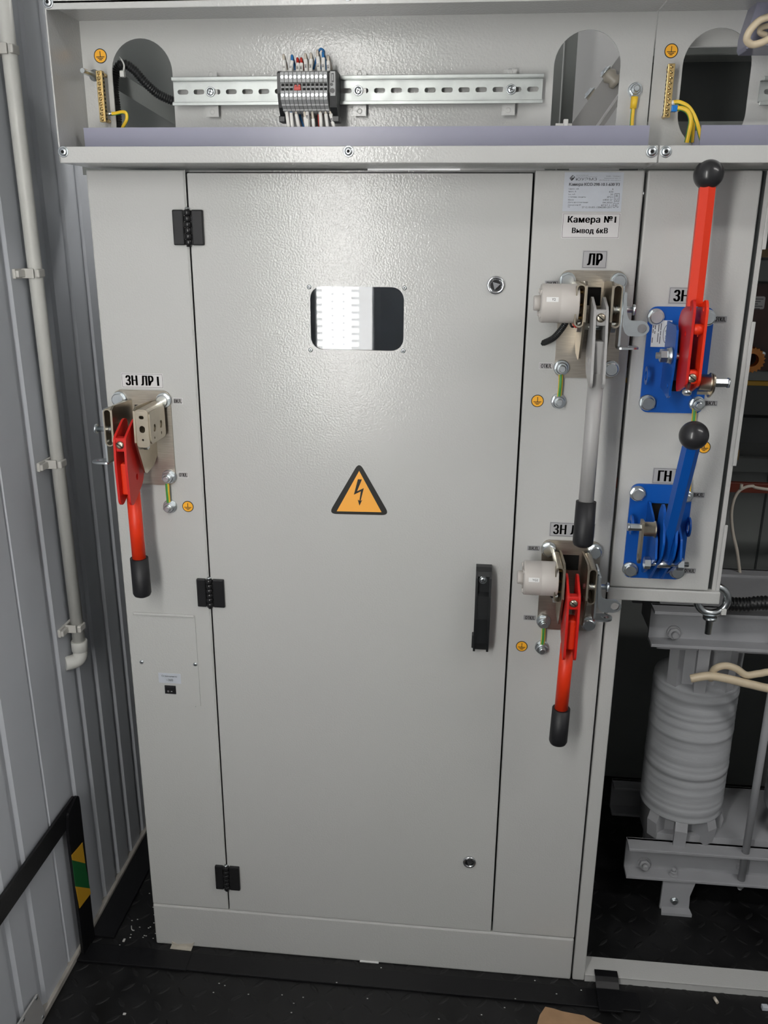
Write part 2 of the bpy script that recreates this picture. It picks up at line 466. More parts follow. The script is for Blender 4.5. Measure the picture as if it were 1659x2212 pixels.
# body: sides, back, inner frame behind the gaps
g = G(); g.box(0, .002, .003, .9, .0, ZT); g.build('side_panel', 'powder', T)
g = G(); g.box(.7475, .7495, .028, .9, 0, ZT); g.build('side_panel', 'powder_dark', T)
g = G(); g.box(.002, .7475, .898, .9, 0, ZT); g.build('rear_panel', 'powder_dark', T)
for x0, x1 in ((.125, .16), (.590, .625)):
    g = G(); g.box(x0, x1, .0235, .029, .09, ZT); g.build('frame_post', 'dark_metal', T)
# unseen roof, added to keep the rear fill lamp out of the cabinet
g = G(); g.box(.0, .7495, .022, .9, ZT-.0015, ZT+.001); g.build('light_block_roof', 'powder', T)
# round bead along the door edges of the fixed panels
g = G(); g.box(.1380, .1396, .0012, .0045, .0895, ZT); g.build('edge_strip', 'powder', T)
# hinges
def hinge(p0, p1, p2, p3):
    y = -.003
    a, b, c, d = [at(*p, y) for p in (p0, p1, p2, p3)]
    x0 = (a.x+c.x)/2; x1 = (b.x+d.x)/2; z1 = (a.z+b.z)/2; z0 = (c.z+d.z)/2
    xm = .1408
    g = G(); n = 6; h = (z1-z0)/n
    for i in range(n):
        g.lathe((xm, -.0035, z0+i*h+.0003), (0, 0, 1), [(0, .0046), (.0004, .0052), (h-.001, .0052), (h-.0006, .0046)], n=20)
    g.cyl((xm, -.0035, z0-.002), (xm, -.0035, z1+.0003), .0035, n=12)
    hg = g.build('hinge', 'black_glossy', T, label='black metal door hinge')
    for xa, xb, s in ((x0, xm-.0055, 1), (xm+.0055, x1, 0)):
        g = G(); g.box(xa, xb, -.0055, .0005, z0, z1, bev=.0016)
        for i in range(n):
            if i % 2 == s:
                g.box(*((xb-.0005, xm) if s else (xm, xa+.0005)), -.0045, -.001, z0+i*h+.001, z0+(i+1)*h-.001)
        g.build('leaf', 'black_glossy', hg)
    inst(SCR_small, 'pin_head', (xm, -.0035, z1+.0012), hg, rot=(-PI/2, 0, 0))
hinge((370, 453), (438, 453), (378, 530), (442, 530))
hinge((424, 1250), (484, 1252), (428, 1310), (486, 1312))
hinge((464, 1870), (517, 1873), (467, 1919), (519, 1923))
# locks
for p, r in (((1071, 616), .0122), ((1014, 1861), .0110)):
    q = at(*p, 0)
    g = G(); g.lathe((q.x, 0, q.z), (0, -1, 0), [(0, r), (.003, r), (.0042, r*.86), (.0030, r*.66), (.0012, r*.60)], n=36)
    lk = g.build('lock', 'chrome', T, label='chrome triangle key door lock')
    g = G(); g.cyl((q.x, -.001, q.z), (q.x, -.0026, q.z), r*.58, n=28)
    g.build('core', 'black_glossy', lk)
    g = G(); k = r*.5
    g.prism([(q.x+k*math.cos(math.radians(a)), q.z+k*math.sin(math.radians(a))) for a in (15, 135, 255)], 'y', -.0020, -.0052)
    g.build('key_stud', 'chrome', lk)
# handle: bridge handle, recessed screw seat at the top
hx0, hx1 = .5545, .5778; hz0, hz1 = .636, .7725
g = G()
pr = [(0, hz0), (-.012, hz0), (-.022, hz0+.006), (-.030, hz0+.02), (-.032, hz0+.06), (-.030, hz1-.04), (-.022, hz1-.036), (-.0215, hz1-.012),
      (-.026, hz1-.010), (-.024, hz1-.003), (-.012, hz1), (0, hz1), (0, hz1-.03), (-.014, hz1-.038), (-.021, hz1-.055), (-.021, hz0+.03), (-.012, hz0+.02), (0, hz0+.018)]
g.prism(pr, 'x', hx0+.003, hx1-.003)
for xa, xb in ((hx0, hx0+.0032), (hx1-.0032, hx1)):
    pr2 = [(0, hz0+.002), (-.014, hz0-.001), (-.026, hz0+.004), (-.0325, hz0+.02), (-.0345, hz0+.06), (-.0325, hz1-.04), (-.029, hz1-.012), (-.023, hz1-.003), (-.012, hz1), (0, hz1),
           (0, hz1-.03), (-.014, hz1-.038), (-.021, hz1-.055), (-.021, hz0+.03), (-.012, hz0+.02), (0, hz0+.018)]
    g.prism(pr2, 'x', xa, xb)
hd = g.build('door_handle', 'black_plastic', T, label='black plastic bridge door handle')
inst(SCR, 'screw', ((hx0+hx1)/2-.001, -.021, hz1-.017), hd)
g = G(); g.box(hx0-.0022, hx0+.001, -.016, -.004, hz0+.004, hz0+.026, bev=.001); g.build('side_clip', 'black_plastic', hd)
# small cover with the lighting switch
ct = [(.0128, .664), (.1135, .664), (.1137, .5013), (.105, .5013), (.105, .4985), (.0245, .4985), (.0245, .5013), (.0150, .5013)]
g = G(); g.prism(ct, 'y', -.0020, .0005)
g.box(.0125, .1125, -.0045, -.001, .6605, .6655, bev=.0016)
cv = g.build('access_cover', 'powder', T, label='screwed cover plate with lighting switch')
for p in ((306, 1430), (422, 1435)):
    q = at(*p, -.0020); inst(SCR_small, 'screw', (q.x, -.0020, q.z), cv)
g = G(); g.box(.0462, .0835, -.0024, -.0018, .5412, .5590)
put_text(g, 'Освещение', .0515, .0775, .5520, .5555, -.0024, 1, 0); put_text(g, '~36В', .0590, .0705, .5452, .5492, -.0024, 1, 0)
g.build('switch_label', ['foil', 'print_black'], cv, label='small bluish label reading Освещение ~36В')
g = G(); g.box(.0552, .0740, -.0032, -.001, .5215, .5368, bev=.0008); g.box(.0568, .0724, -.0050, -.003, .5228, .5355, bev=.0006)
put_text(g, 'O', .0605, .0632, .5262, .5290, -.0050, 1); g.box(.0662, .0686, -.0053, -.0049, .5272, .5279, 1)
g.build('rocker_switch', ['black_glossy', 'paper'], cv)
# inside, seen through the window
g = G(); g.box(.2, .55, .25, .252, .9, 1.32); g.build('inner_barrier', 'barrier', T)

# ================================================================== SECOND BAY: frame, panel
T2 = thing('transformer_bay', (.92, .02, 0), 'open grey steel bay frame with narrow front panel beside the cabinet', 'cabinet')
PX0, PX1 = .7535, .8960
g = G(); g.box(PX0, PX1, 0, .02, .7455, ZT, bev=.002); g.build('front_panel', 'powder', T2)
g = G(); g.box(.7515, .9145, -.001, .022, .7246, .7442, bev=.002); g.build('cross_beam', 'powder', T2)
g = G(); g.box(.7525, .7735, 0, .035, .0, .726, bev=.002); g.build('post', 'powder', T2)
g = G(); g.box(.7735, 1.9, -.001, .002, .0, .0135); g.box(.7735, 1.9, -.001, .042, .0115, .0140, bev=.001)
g.build('sill_channel', 'powder', T2)
# dark strip standing in for the shadow in the gap, and inner folded edge of the screen right of the panel, with its notches
g = G(); g.box(PX1, .9045, .012, .014, .7442, ZT); g.build('gap_shade', 'dark_metal', T2)
g = G(); g.box(.9035, .9100, .008, .010, .7442, ZT)
for z0, z1 in ((1.228, ZT), (.935, 1.135), (.7442, .846)):
    g.box(.9090, .9140, .006, .010, z0, z1, bev=.0006); 
g.build('inner_flange', 'powder', T2)
g = G(); g.box(1.60, 1.64, 0, .03, .0, ZT); g.build('post', 'powder', T2)
g = G(); g.box(.7515, 1.95, .022, .617, ZT-.0015, ZT+.001); g.build('light_block_roof', 'powder', T2)  # unseen roof, added so the bay below stays dark
# side / rear sheets of the bay
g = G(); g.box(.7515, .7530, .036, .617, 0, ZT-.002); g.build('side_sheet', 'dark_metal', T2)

# ================================================================== UPPER COMPARTMENTS
FY, BY = -.076, .018
def compartment(x0, x1, ovals, name, label, left):
    t = thing(name, ((x0+x1)/2, BY, ZT), label, 'enclosure')
    g = G()
    holes = []
    for (xa, xb, zt, zb) in ovals:
        r = (xb-xa)/2; c = (xa+xb)/2
        top = [(c+r*math.cos(PI*i/20), zt-r+r*math.sin(PI*i/20)) for i in range(21)]
        if zb > 1.37: holes.append(top+[(xa, zb), (xb, zb)])
        else: holes.append(top+[(c-r*math.cos(PI*i/20), zb+r-r*math.sin(PI*i/20)) for i in range(21)])
    g.prism([(x0, 1.3290), (x1, 1.3290), (x1, 1.5125), (x0, 1.5125)], 'y', BY, BY+.002, holes=holes)
    g.build('back_panel', 'powder', t)
    if left:
        g = G(); g.box(x0, x0+.002, FY, BY+.03, ZT+.004, 1.56, bev=.0006); g.build('side_panel', 'powder', t)
    g = G(); g.box(x0, x1, FY, FY+.002, 1.3285, 1.3475, bev=.0008); g.box(x0, x1, FY, BY+.01, ZT+.0035, ZT+.0055, bev=.0008)
    g.build('bottom_rail', 'powder', t)
    g = G(); g.box(x0, x1, FY, FY+.002, 1.5025, 1.56, bev=.0008); g.box(x0, x1, FY, BY+.002, 1.5095, 1.5115)
    g.build('top_rail', 'powder', t)
    return t
c1 = compartment(0, .7490, [(.0415, .1250, 1.4880, 1.3795), (.6265, .7098, 1.4905, 1.3795)], 'terminal_compartment',
                 'open grey terminal compartment above the door with two arched openings', True)
c2 = compartment(.7508, 1.45, [(.7865, .8705, 1.4905, 1.3520)], 'terminal_compartment',
                 'open grey terminal compartment above the lever panel with one oval opening', False)
for x, z in ((.0062, 1.3412), (.3747, 1.3413), (.7420, 1.3405), (.0055, 1.5104), (.3747, 1.5125)): inst(SCR_hex, 'screw', (x, FY, z), c1)
inst(SCR_hex, 'screw', (.7583, FY, 1.3405), c2)

# cable ducts with lavender film (open channel behind the lower rail)
def duct(x0, x1, label):
    g = G(); g.box(x0, x1, -.032, -.030, 1.3305, 1.3742); g.box(x0, x1, -.032, .010, 1.3305, 1.3325); g.box(x0, x1, .008, .010, 1.3305, 1.372)
    g.build('cable_duct', 'lavender', label=label, cat='cable duct')
duct(.0165, .7443, 'long pale lavender plastic strip along the bottom of the terminal compartment above the door')
duct(.8065, 1.40, 'pale lavender plastic strip starting beside the oval opening')

# ------------------------------------------------------------------ DIN rail
RX0, RX1, RZ = .1300, .6128, 1.4210
t = thing('din_rail', ((RX0+RX1)/2, 0, RZ), 'slotted galvanised mounting rail running across the compartment', 'rail')
g = G()
slots = []
n = 22
for i in range(n):
    c = RX0+.0120+i*(RX1-RX0-.024)/(n-1); slots.append(rrect(c-.0073, c+.0073, RZ-.0030, RZ+.0030, .0029, 4))
g.prism([(RX0, RZ-.0125), (RX1, RZ-.0125), (RX1, RZ+.0125), (RX0, RZ+.0125)], 'y', .0050, .0062, holes=slots)
for s in (1, -1):
    g.box(RX0, RX1, -.0015, .0062, RZ+s*.0125, RZ+s*.0137); g.box(RX0-.001, RX1+.001, -.0022, -.0008, RZ+s*.0130, RZ+s*.0172, bev=.0005)
g.build('rail', 'galv', t)
for (px, py) in ((459, 200), (778, 197), (1100, 192)):
    q = at(px, py, .012)
    g = G(); g.box(q.x-.0085, q.x+.0085, .0070, .0085, RZ-.030, RZ+.0235)
    for dz in (-.024, .020): g.lathe((q.x, .008, RZ+dz), (0, -1, 0), [(0, .0045), (.0008, .004), (.0015, .002)], n=16)
    g.box(q.x-.0085, q.x+.0085, .0062, BY, RZ-.006, RZ+.006)
    g.build('bracket', 'powder', t)
for (px, py) in ((455, 198), (774, 195), (1104, 192)):
    q = at(px, py, .005); inst(SCR, 'screw', (q.x, .0045, RZ), t)

# ------------------------------------------------------------------ terminal blocks on the rail
TBX0, TBX1, NTB = .2835, .3437, 11
P = (TBX1-TBX0)/NTB
# side profile (y, z)
prof = [(.004, RZ+.021), (-.012, RZ+.0215), (-.038, RZ+.0165), (-.043, RZ+.0150), (-.043, RZ+.0035), (-.040, RZ+.003), (-.040, RZ-.0055), (-.043, RZ-.006),
        (-.043, RZ-.0165), (-.037, RZ-.021), (-.037, RZ-.0225), (-.030, RZ-.026), (-.030, RZ-.0275), (-.022, RZ-.030), (-.002, RZ-.030), (.004, RZ-.022)]
g = G(); g.prism(prof, 'x', -P/2+.0003, P/2-.0003)
for z in (RZ+.0008, RZ-.0042): g.box(-.0018, .0018, -.0406, -.0390, z-.0014, z+.0016, 1)
TBM = g.mesh('terminal_block', ['tb_grey', 'hole'], V(0, 0, RZ))
g = G(); g.lathe((0, 0, 0), (0, -1, 0), [(0, .0022), (.0010, .0022), (.0013, .0019)], n=16)
g.box(-.0018, .0018, -.00145, -.001, -.0003, .0003, 1, xf=Matrix.Rotation(.9, 4, 'Y'))
TBS = g.mesh('screw', ['zinc', 'print_grey'], V(0, 0, 0))
ORD = ['first', 'second', 'third', 'fourth', 'fifth', 'sixth', 'seventh', 'eighth', 'ninth', 'tenth', 'eleventh']
for i in range(NTB):
    x = TBX0+P*(i+.5)
    o = inst(TBM, 'terminal_block', (x, 0, RZ), None, label='%s grey terminal block counted from the plain black end clamp%s' % (ORD[i], ', under the red jumper' if i in (3, 4) else ''), cat='terminal', group='terminal blocks on the rail')
    for z in (RZ+.0095, RZ-.0112): inst(TBS, 'screw', (x, -.0425, z), o)
def end_stop(x0, x1, lab, right):
    g = G(); xm = (x0+x1)/2
    pr = [(.006, RZ+.018), (-.030, RZ+.0185), (-.036, RZ+.015), (-.036, RZ-.008), (-.030, RZ-.024), (-.022, RZ-.034), (.0, RZ-.034), (.006, RZ-.02)]
    g.prism(pr, 'x', x0, x1)
    if right:
        g.box(x0+.002, x1-.001, -.0368, -.034, RZ-.0115, RZ+.0165, 1)
        g.box(x0+.0035, x1-.0025, -.0372, -.036, RZ+.004, RZ+.0145, 0); g.box(x0+.0045, x1-.0035, -.0375, -.036, RZ+.006, RZ+.013, 1)
        g.cyl((xm, -.036, RZ-.0055), (xm, -.0376, RZ-.0055), .0029, n=16, mi=0); g.cyl((xm-.0008, -.036, RZ+.0015), (xm-.0008, -.0376, RZ+.0015), .0018, n=14)
    g.box(x0-.001, x1+.002, -.026, -.006, RZ-.0405, RZ-.033, bev=.001)
    g.build('end_stop', ['black_plastic', 'tb_light'], label=lab, cat='rail clamp')
end_stop(.2782, .2832, 'plain black end clamp beside the terminal blocks', False)
end_stop(.3442, .3535, 'black end clamp with pale grey face beside the terminal blocks', True)
xj = TBX0+P*4
g = G(); g.box(xj-.0042, xj+.0042, -.0435, -.0385, RZ-.0058, RZ-.0012, bev=.0006); g.box(xj-.0036, xj-.001, -.042, -.039, RZ-.0014, RZ+.0008); g.box(xj+.001, xj+.0036, -.042, -.039, RZ-.0014, RZ+.0008)
g.build('jumper_bridge', 'wire_red', label='small red jumper bridging two terminal blocks', cat='jumper')

# wires above and below the terminal blocks
def wire(pts, m, sleeve=None, label='', grp=None, r=.0014, mark=None):
    g = G(); g.tube(pts, r, n=8, sub=6)
    o = g.build('wire', m, label=label, cat='wire', group=grp)
    if sleeve:
        g = G(); g.tube(sleeve, r*1.45, n=10, sub=5)
        if mark:
            a = Vector(sleeve[0]); b = Vector(sleeve[-1])
            c = a.lerp(b, .3)
            vs, fs = text_geo(mark, .02)
            k = .0034; ang = math.atan2(b.z-a.z, b.x-a.x)
            xf = Matrix.Translation((c.x, min(a.y, b.y)-r*1.55, c.z)) @ Matrix.Rotation(-ang, 4, 'Y')
            g.add([(q.x*k*.8, 0, (q.y-.35)*k) for q in vs], fs, 1, False, xf)
        g.build('marker_sleeve', ['sleeve', 'print_black'], o)
def pp(px, py, y): return at(px, py, y)
nth = {}; nthd = {}
UP = 'wires entering the terminal blocks from above'; DN = 'wires leaving the terminal blocks downwards'
ups = [(613, 120, 615, 'wire_white', '31'), (631, 121, 627, 'wire_blue', '32'), (643, 127, 643, 'wire_red', '841'), (651, 127, 651, 'wire_red', '841'), (660, 118, 662, 'wire_white', '843'),
       (672, 117, 671, 'wire_white', '845'), (686, 111, 689, 'wire_white', '811'), (698, 114, 699, 'wire_blue', '831'), (709, 122, 710, 'wire_white', '835')]
for (tx, ty, bx, m, mk) in ups:
    yb, yt = -.024, -.020
    cn = {'wire_white': 'white', 'wire_blue': 'blue', 'wire_red': 'red'}[m]
    nth[cn] = nth.get(cn, -1)+1
    a = pp(bx, 156, yb); b = pp(tx, ty+8, yt); top = pp(tx, ty, yt+.004); back = pp(tx+6, ty+22, yt+.022); end = pp(tx+7, 150, yt+.026)
    wire([a, a.lerp(b, .5), b, top, back, end], m, [a.lerp(b, .02), a.lerp(b, .5), a.lerp(b, .9)],
         '%s %s sleeved wire above the terminals counted from the plain black clamp' % (ORD[nth[cn]], cn), None, .0017, mk)
wire([pp(677, 150, -.01), pp(685, 122, -.01), pp(692, 106, -.012), pp(700, 112, -.01), pp(697, 130, -.006), pp(694, 150, -.004)], 'wire_blue', None, 'blue wire looping highest above the terminal blocks', None, .0014)
dns = [(617, 624, 'wire_white', .4), (627, 632, 'wire_blue', .45), (636, 646, 'wire_white', .5), (655, 662, 'wire_white', .6), (664, 664, 'wire_white', .35), (673, 678, 'wire_white', .65),
       (691, 694, 'wire_white', .45), (701, 708, 'wire_white', .5), (709, 722, 'wire_white', .5)]
for i, (tx, bx, m, fr) in enumerate(dns):
    y = -.027
    cn = {'wire_white': 'white', 'wire_blue': 'blue'}[m]
    nthd[cn] = nthd.get(cn, -1)+1
    a = pp(tx, 219, y); b = pp((tx*1.2+bx*.8)/2, 246, y+.002); c = pp(bx, 278, y+.004); d = pp(bx, 296, y+.012)
    full = spline([a, b, c], 10); k = int(len(full)*fr)
    wire([a, b, c, d], m, [full[k], full[min(len(full)-1, (k+len(full))//2)], full[-1]], '%s %s sleeved wire below the terminals counted from the plain black clamp' % (ORD[nthd[cn]], cn), None, .0016, '847' if i in (4, 8) else None)
wire([pp(628, 225, -.012), pp(627, 250, -.012), pp(632, 290, -.008)], 'wire_blue', None, 'plain darker blue wire behind the sleeved blue wire', None, .0014)
wire([pp(648, 228, -.012), pp(648, 250, -.012), pp(656, 275, -.010), pp(660, 295, -.008)], 'wire_blue', None, 'plain blue wire curving down between white wires', None, .0014)
wire([pp(687, 228, -.012), pp(688, 250, -.012), pp(691, 292, -.008)], 'wire_red', None, 'plain red wire left of a white sleeved wire below the terminals', None, .0014)
wire([pp(697, 226, -.014), pp(695, 250, -.014), pp(694, 292, -.010)], 'wire_red', None, 'plain red wire behind a white sleeved wire below the terminals', None, .0014)
wire([pp(671, 228, -.010), pp(673, 255, -.010), pp(672, 292, -.006)], 'wire_white', None, 'plain white wire at the back below the terminals', None, .0015)

# ------------------------------------------------------------------ brass earth bars
def earth_bar(x, z0, z1, label, side):
    t = thing('earth_bar', (x, BY, z0), label, 'terminal bar')
    g = G(); g.box(x-.0042, x+.0042, -.004, .004, z0, z1, bev=.0006)
    n = 12
    for i in range(n):
        z = z0+.004+(z1-z0-.008)*i/(n-1); g.cyl((x+side*.0035, 0, z), (x+side*.0044, 0, z), .0016, n=10, mi=1)
    g.build('bar', ['brass', 'hole'], t)
    for z in (z0+.003, z1-.003):
        g = G(); g.cyl((x, .003, z), (x, BY+.001, z), .0026, n=12); g.build('spacer', 'brass', t)
    for i in range(10):
        z = z0+.0035+(z1-z0-.007)*i/9
        inst(SCR_s2, 'screw', (x+random.uniform(-.0004, .0004), -.0037, z), t)
SCR_s2 = mk_screw('screw', .0024, .0024, 'brass', 0, '-')
earth_bar(.0322, 1.3842, 1.4466, 'brass earth terminal bar beside the leftmost arched opening', 1)
earth_bar(.7690, 1.3862, 1.4475, 'brass earth terminal bar beside the oval opening', -1)
def yg(pts, label, r=.0022, n=10):
    g = G(); g.tube(pts, r, n=n, sub=8, stripe=1); return g.build('earth_wire', ['wire_yellow', 'wire_green'], label=label, cat='wire')
o = yg([pp(236, 246, 0), pp(250, 245, 0), pp(264, 242, -.002), pp(273, 245, -.003), pp(274, 258, -.002), pp(266, 274, 0), pp(262, 290, .002)], 'short yellow and green wire curling out of the brass bar by the arched opening', .0024)
g = G(); g.cyl(pp(231, 246, 0), pp(242, 246, 0), .0026, n=12); g.build('ferrule', 'zinc', o)
o = yg([pp(1452, 222, 0), pp(1468, 221, -.004), pp(1488, 232, -.006), pp(1503, 258, -.008), pp(1512, 290, -.006), pp(1517, 308, -.004)], 'yellow and green wire arching from the brass bar past the oval opening', .0027)
g = G(); g.cyl(pp(1446, 222, 0), pp(1458, 222, -.001), .003, n=12); g.build('ferrule', 'sleeve', o)
o = yg([pp(1455, 234, -.004), pp(1472, 234, -.008), pp(1486, 242, -.010), pp(1492, 260, -.010), pp(1488, 285, -.008), pp(1483, 308, -.006)], 'yellow and green wire with blue ferrule dropping in front of the oval opening', .0030)
g = G(); g.box(pp(1449, 235, -.005).x, pp(1462, 235, -.005).x, -.010, -.001, pp(1455, 242, -.005).z, pp(1455, 228, -.005).z, bev=.001); g.build('ferrule', 'ferrule_blue', o)
o = yg([pp(1464, 237, .002), pp(1478, 233, .004), pp(1490, 240, .004), pp(1497, 262, .004), pp(1494, 308, .006)], 'yellow and green wire half hidden behind the blue ferrule wire', .0026)

# studs in the compartment
g = G(); q0 = at(204, 163, BY); g.lathe(q0, (0, -1, 0), [(0, .0075), (.0012, .007), (.002, .0035), (.036, .0035), (.038, .003)], n=18)
g.build('threaded_stud', 'zinc', label='bare threaded stud sticking out near the leftmost brass bar', cat='stud')
q = at(1371, 195, BY)
t = thing('earth_stud', (q.x, BY, q.z), 'earth stud with nut and yellow crimped lug right of the arched opening', 'stud')
inst(NUT_s, 'nut', (q.x, BY-.002, q.z), t)
g = G(); g.prism(circ(q.x, q.z, .009), 'y', BY-.003, BY); g.build('washer', 'zinc', t)
g = G(); g.lathe((q.x-.0005, BY-.008, q.z-.0085), (-.04, .02, -1), [(0, .0045), (.014, .0040)], n=14); g.build('lug_sleeve', 'wire_yellow', t)
yg([V(q.x-.001, BY-.008, q.z-.02), V(q.x-.0015, BY-.009, q.z-.035), V(q.x-.001, BY-.012, q.z-.06)], 'yellow and green wire hanging from the crimped lug', .0026)

# ------------------------------------------------------------------ behind the openings
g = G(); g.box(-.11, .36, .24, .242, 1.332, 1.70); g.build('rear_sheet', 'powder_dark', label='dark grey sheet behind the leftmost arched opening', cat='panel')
a, b = at(262, 178, .10), at(420, 275, .16)
g = G(); d = (b-a).normalized()
def beam(g, a, b, w, h, mi=0):
    d = (b-a).normalized(); sdir = d.cross(V(0, 1, 0)).normalized(); u = V(0, 1, 0)
    vs = [p+sdir*(sx*w/2)+u*(sy*h/2) for p in (a, b) for sx in (-1, 1) for sy in (-1, 1)]
    g.add(vs, [(0, 1, 3, 2), (4, 6, 7, 5), (0, 4, 5, 1), (2, 3, 7, 6), (0, 2, 6, 4), (1, 5, 7, 3)], mi)
beam(g, a, b+d*.05, .022, .02); g.build('angle_bar', 'powder_dark', label='slanted dark grey steel bar behind the leftmost arched opening', cat='beam')
g = G(); g.tube([at(256, 285, .035), at(252, 240, .04), at(247, 190, .045), at(252, 152, .05), at(266, 138, .05), at(290, 152, .055), at(315, 180, .06), at(345, 205, .07), at(390, 224, .08), at(450, 240, .09)], .0062, n=12, ribs=.0032, sub=10)
g.build('corrugated_hose', 'black_plastic', label='black corrugated hose bent inside the leftmost arched opening', cat='hose')
g = G(); g.tube([at(262, 128, .042), at(268, 140, .038), at(267, 155, .04)], .0012, n=6); q = at(265, 160, .040); g.box(q.x-.003, q.x+.003, .036, .044, q.z-.004, q.z+.004, bev=.001); g.tube([at(262, 128, .042), at(258, 122, .044)], .0007, n=6)
g.build('cable_tie', 'cable_tie', label='white cable tie around the corrugated hose', cat='cable tie')
g = G()
g.box(.50, 1.2, .55, .552, 1.33, 2.0); g.build('rear_sheet', 'housing', label='light grey sheet behind the arched opening with insulators', cat='panel')
q = at(1228, 150, .40)
g = G(); g.box(q.x-.03, q.x-.012, .38, .40, 1.33, 1.75); g.box(q.x-.008, q.x+.012, .40, .42, 1.33, 1.75); g.build('profile_post', 'powder_dark', label='dark grooved upright behind the arched opening with insulators', cat='beam')
a, b = at(1250, 285, .16), at(1365, 120, .24)
g = G(); d = (b-a).normalized(); beam(g, a-d*.03, b+d*.08, .030, .012); beam(g, a-d*.03+V(.016, .03, -.016), b+d*.08+V(.016, .03, -.016), .006, .06); t = thing('insulator_bar', a-d*.03, 'slanted grey bar carrying ribbed insulators behind an arched opening', 'insulator')
g.build('bar', 'grey_paint', t)
for p in ((1279, 206), (1313, 160)):
    q = at(p[0], p[1], .20); ax = V(-.75, 0, .66)
    g = G(); g.lathe(q-ax*.02, ax, [(0, .009), (.006, .0115), (.010, .008), (.016, .0115), (.021, .0085), (.024, .008)], n=20); g.build('insulator', 'insulator', t)
    g = G(); g.lathe(q+ax*.004, ax, [(0, .0095), (.002, .0095), (.003, .006), (.005, .006)], n=18); g.build('cap', 'zinc', t)
g = G(); q = at(1222, 268, .03); g.box(q.x-.003, q.x+.003, .028, .034, q.z-.005, q.z+.006, bev=.001); g.tube([at(1200, 272, .04), at(1235, 272, .04)], .003, n=8)
g.build('cable_tie', 'cable_tie', label='white cable tie end at the foot of the arched opening with insulators', cat='cable tie')
# behind the oval opening of the second compartment
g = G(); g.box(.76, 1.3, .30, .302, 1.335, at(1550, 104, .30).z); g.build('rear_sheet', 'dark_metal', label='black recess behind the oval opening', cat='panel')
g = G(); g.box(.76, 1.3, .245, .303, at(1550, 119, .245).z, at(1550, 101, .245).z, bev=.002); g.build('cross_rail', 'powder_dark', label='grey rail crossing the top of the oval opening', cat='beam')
g = G(); g.box(.755, 1.3, .06, .062, at(1550, 100, .06).z, 1.62); g.build('upper_sheet', 'powder', label='pale sheet closing the top of the oval opening', cat='panel')
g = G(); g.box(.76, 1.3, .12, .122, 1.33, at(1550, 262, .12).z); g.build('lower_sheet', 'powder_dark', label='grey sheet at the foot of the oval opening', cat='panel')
# device at the right end of the second compartment
q = at(1640, 60, -.03)
t = thing('relay_device', (q.x+.03, BY, q.z-.03), 'lavender grey device with thick cream wire loop in the second compartment', 'device')
g = G(); a = at(1612, 104, -.03); b = at(1637, 55, -.04)
g.prism(rpoly([(a.x+.004, a.z), (a.x+.12, a.z), (a.x+.12, a.z+.07), (b.x+.006, a.z+.07), (b.x-.006, b.z-.004), (b.x-.006, b.z-.018)], .001), 'y', -.02, BY)
g.prism([(a.x+.002, a.z), (a.x+.12, a.z), (a.x+.12, a.z+.03), (a.x+.02, a.z+.012)], 'y', -.045, -.02)
g.prism([(b.x, b.z+.004), (b.x+.01, b.z+.012), (b.x+.1, b.z+.06), (b.x+.1, b.z+.045)], 'y', -.045, -.02)
g.build('body', 'lavender', t)
g = G(); g.tube([at(1665, 35, -.05), at(1640, 45, -.052), at(1620, 66, -.055), at(1613, 85, -.052), at(1624, 96, -.048), at(1645, 92, -.046), at(1660, 84, -.046)], .0042, n=12)
g.tube([at(1662, 55, -.03), at(1645, 60, -.032), at(1642, 70, -.032), at(1655, 76, -.03)], .0035, n=10)
g.build('wire', 'cream', t)
q = at(1642, 165, 0)
t = thing('din_rail', (q.x+.05, 0, RZ), 'cut end of a mounting rail in the second compartment', 'rail')
g = G(); x0 = at(1642, 200, 0).x; z1 = at(1650, 165, 0).z; z0 = at(1650, 228, 0).z; zm = (z0+z1)/2
sl = [rrect(x0+.006+k*.022, x0+.021+k*.022, zm-.003, zm+.003, .0029, 4) for k in range(15)]
g.prism([(x0, z0+.004), (x0+.34, z0+.004), (x0+.34, z1-.004), (x0, z1-.004)], 'y', .005, .0062, holes=sl)
g.box(x0, x0+.34, -.002, .006, z1-.005, z1-.004); g.box(x0, x0+.34, -.002, .006, z0+.004, z0+.005)
g.box(x0+.002, x0+.34, -.003, -.0015, z1-.0045, z1, bev=.0005); g.box(x0, x0+.34, -.003, -.0015, z0, z0+.0045, bev=.0005)
g.box(x0+.03, x0+.05, .006, BY, zm-.006, zm+.006)
g.build('rail', 'galv', t)

# ================================================================== SIGNS AND STICKERS
def plate_sign(name, x0, x1, z0, z1, lines, label, base='label_grey', y=0.0, border=True, ink='print_black', cat='label'):
    g = G(); g.box(x0, x1, y-.0006, y+.0003, z0, z1)
    if border:
        i, t = .0011, .00035
        for a in ((x0+i, x1-i, z1-i-t, z1-i), (x0+i, x1-i, z0+i, z0+i+t), (x0+i, x0+i+t, z0+i, z1-i), (x1-i-t, x1-i, z0+i, z1-i)):
            g.box(a[0], a[1], y-.00075, y-.0005, a[2], a[3], 1)
    o = g.build(name, [base, ink], label=label, cat=cat)
    g = G()
    for (tx, fx0, fx1, fz0, fz1, bold) in lines:
        W, H = x1-x0, z1-z0
        k = (z1-z0)*(fz1-fz0)*(.06 if len(tx) < 8 else .05)                     # heavy condensed strokes: the outline is set three times
        for q in (-k, -k/2, 0, k/2, k): put_text(g, tx, x0+W*fx0+q+k, x0+W*fx1+q-k, z0+H*fz0, z0+H*fz1, y-.0006, 0, bold, 1.1)
    if g.v: g.build('lettering', ink, o)
    return o
B = .0
plate_sign('nameplate', .0256, .0890, 1.0256, 1.0474, [('ЗН ЛР I', .10, .90, .18, .86, B)], 'white plate reading ЗН ЛР I above the lone lever near the corrugated wall', 'paper')
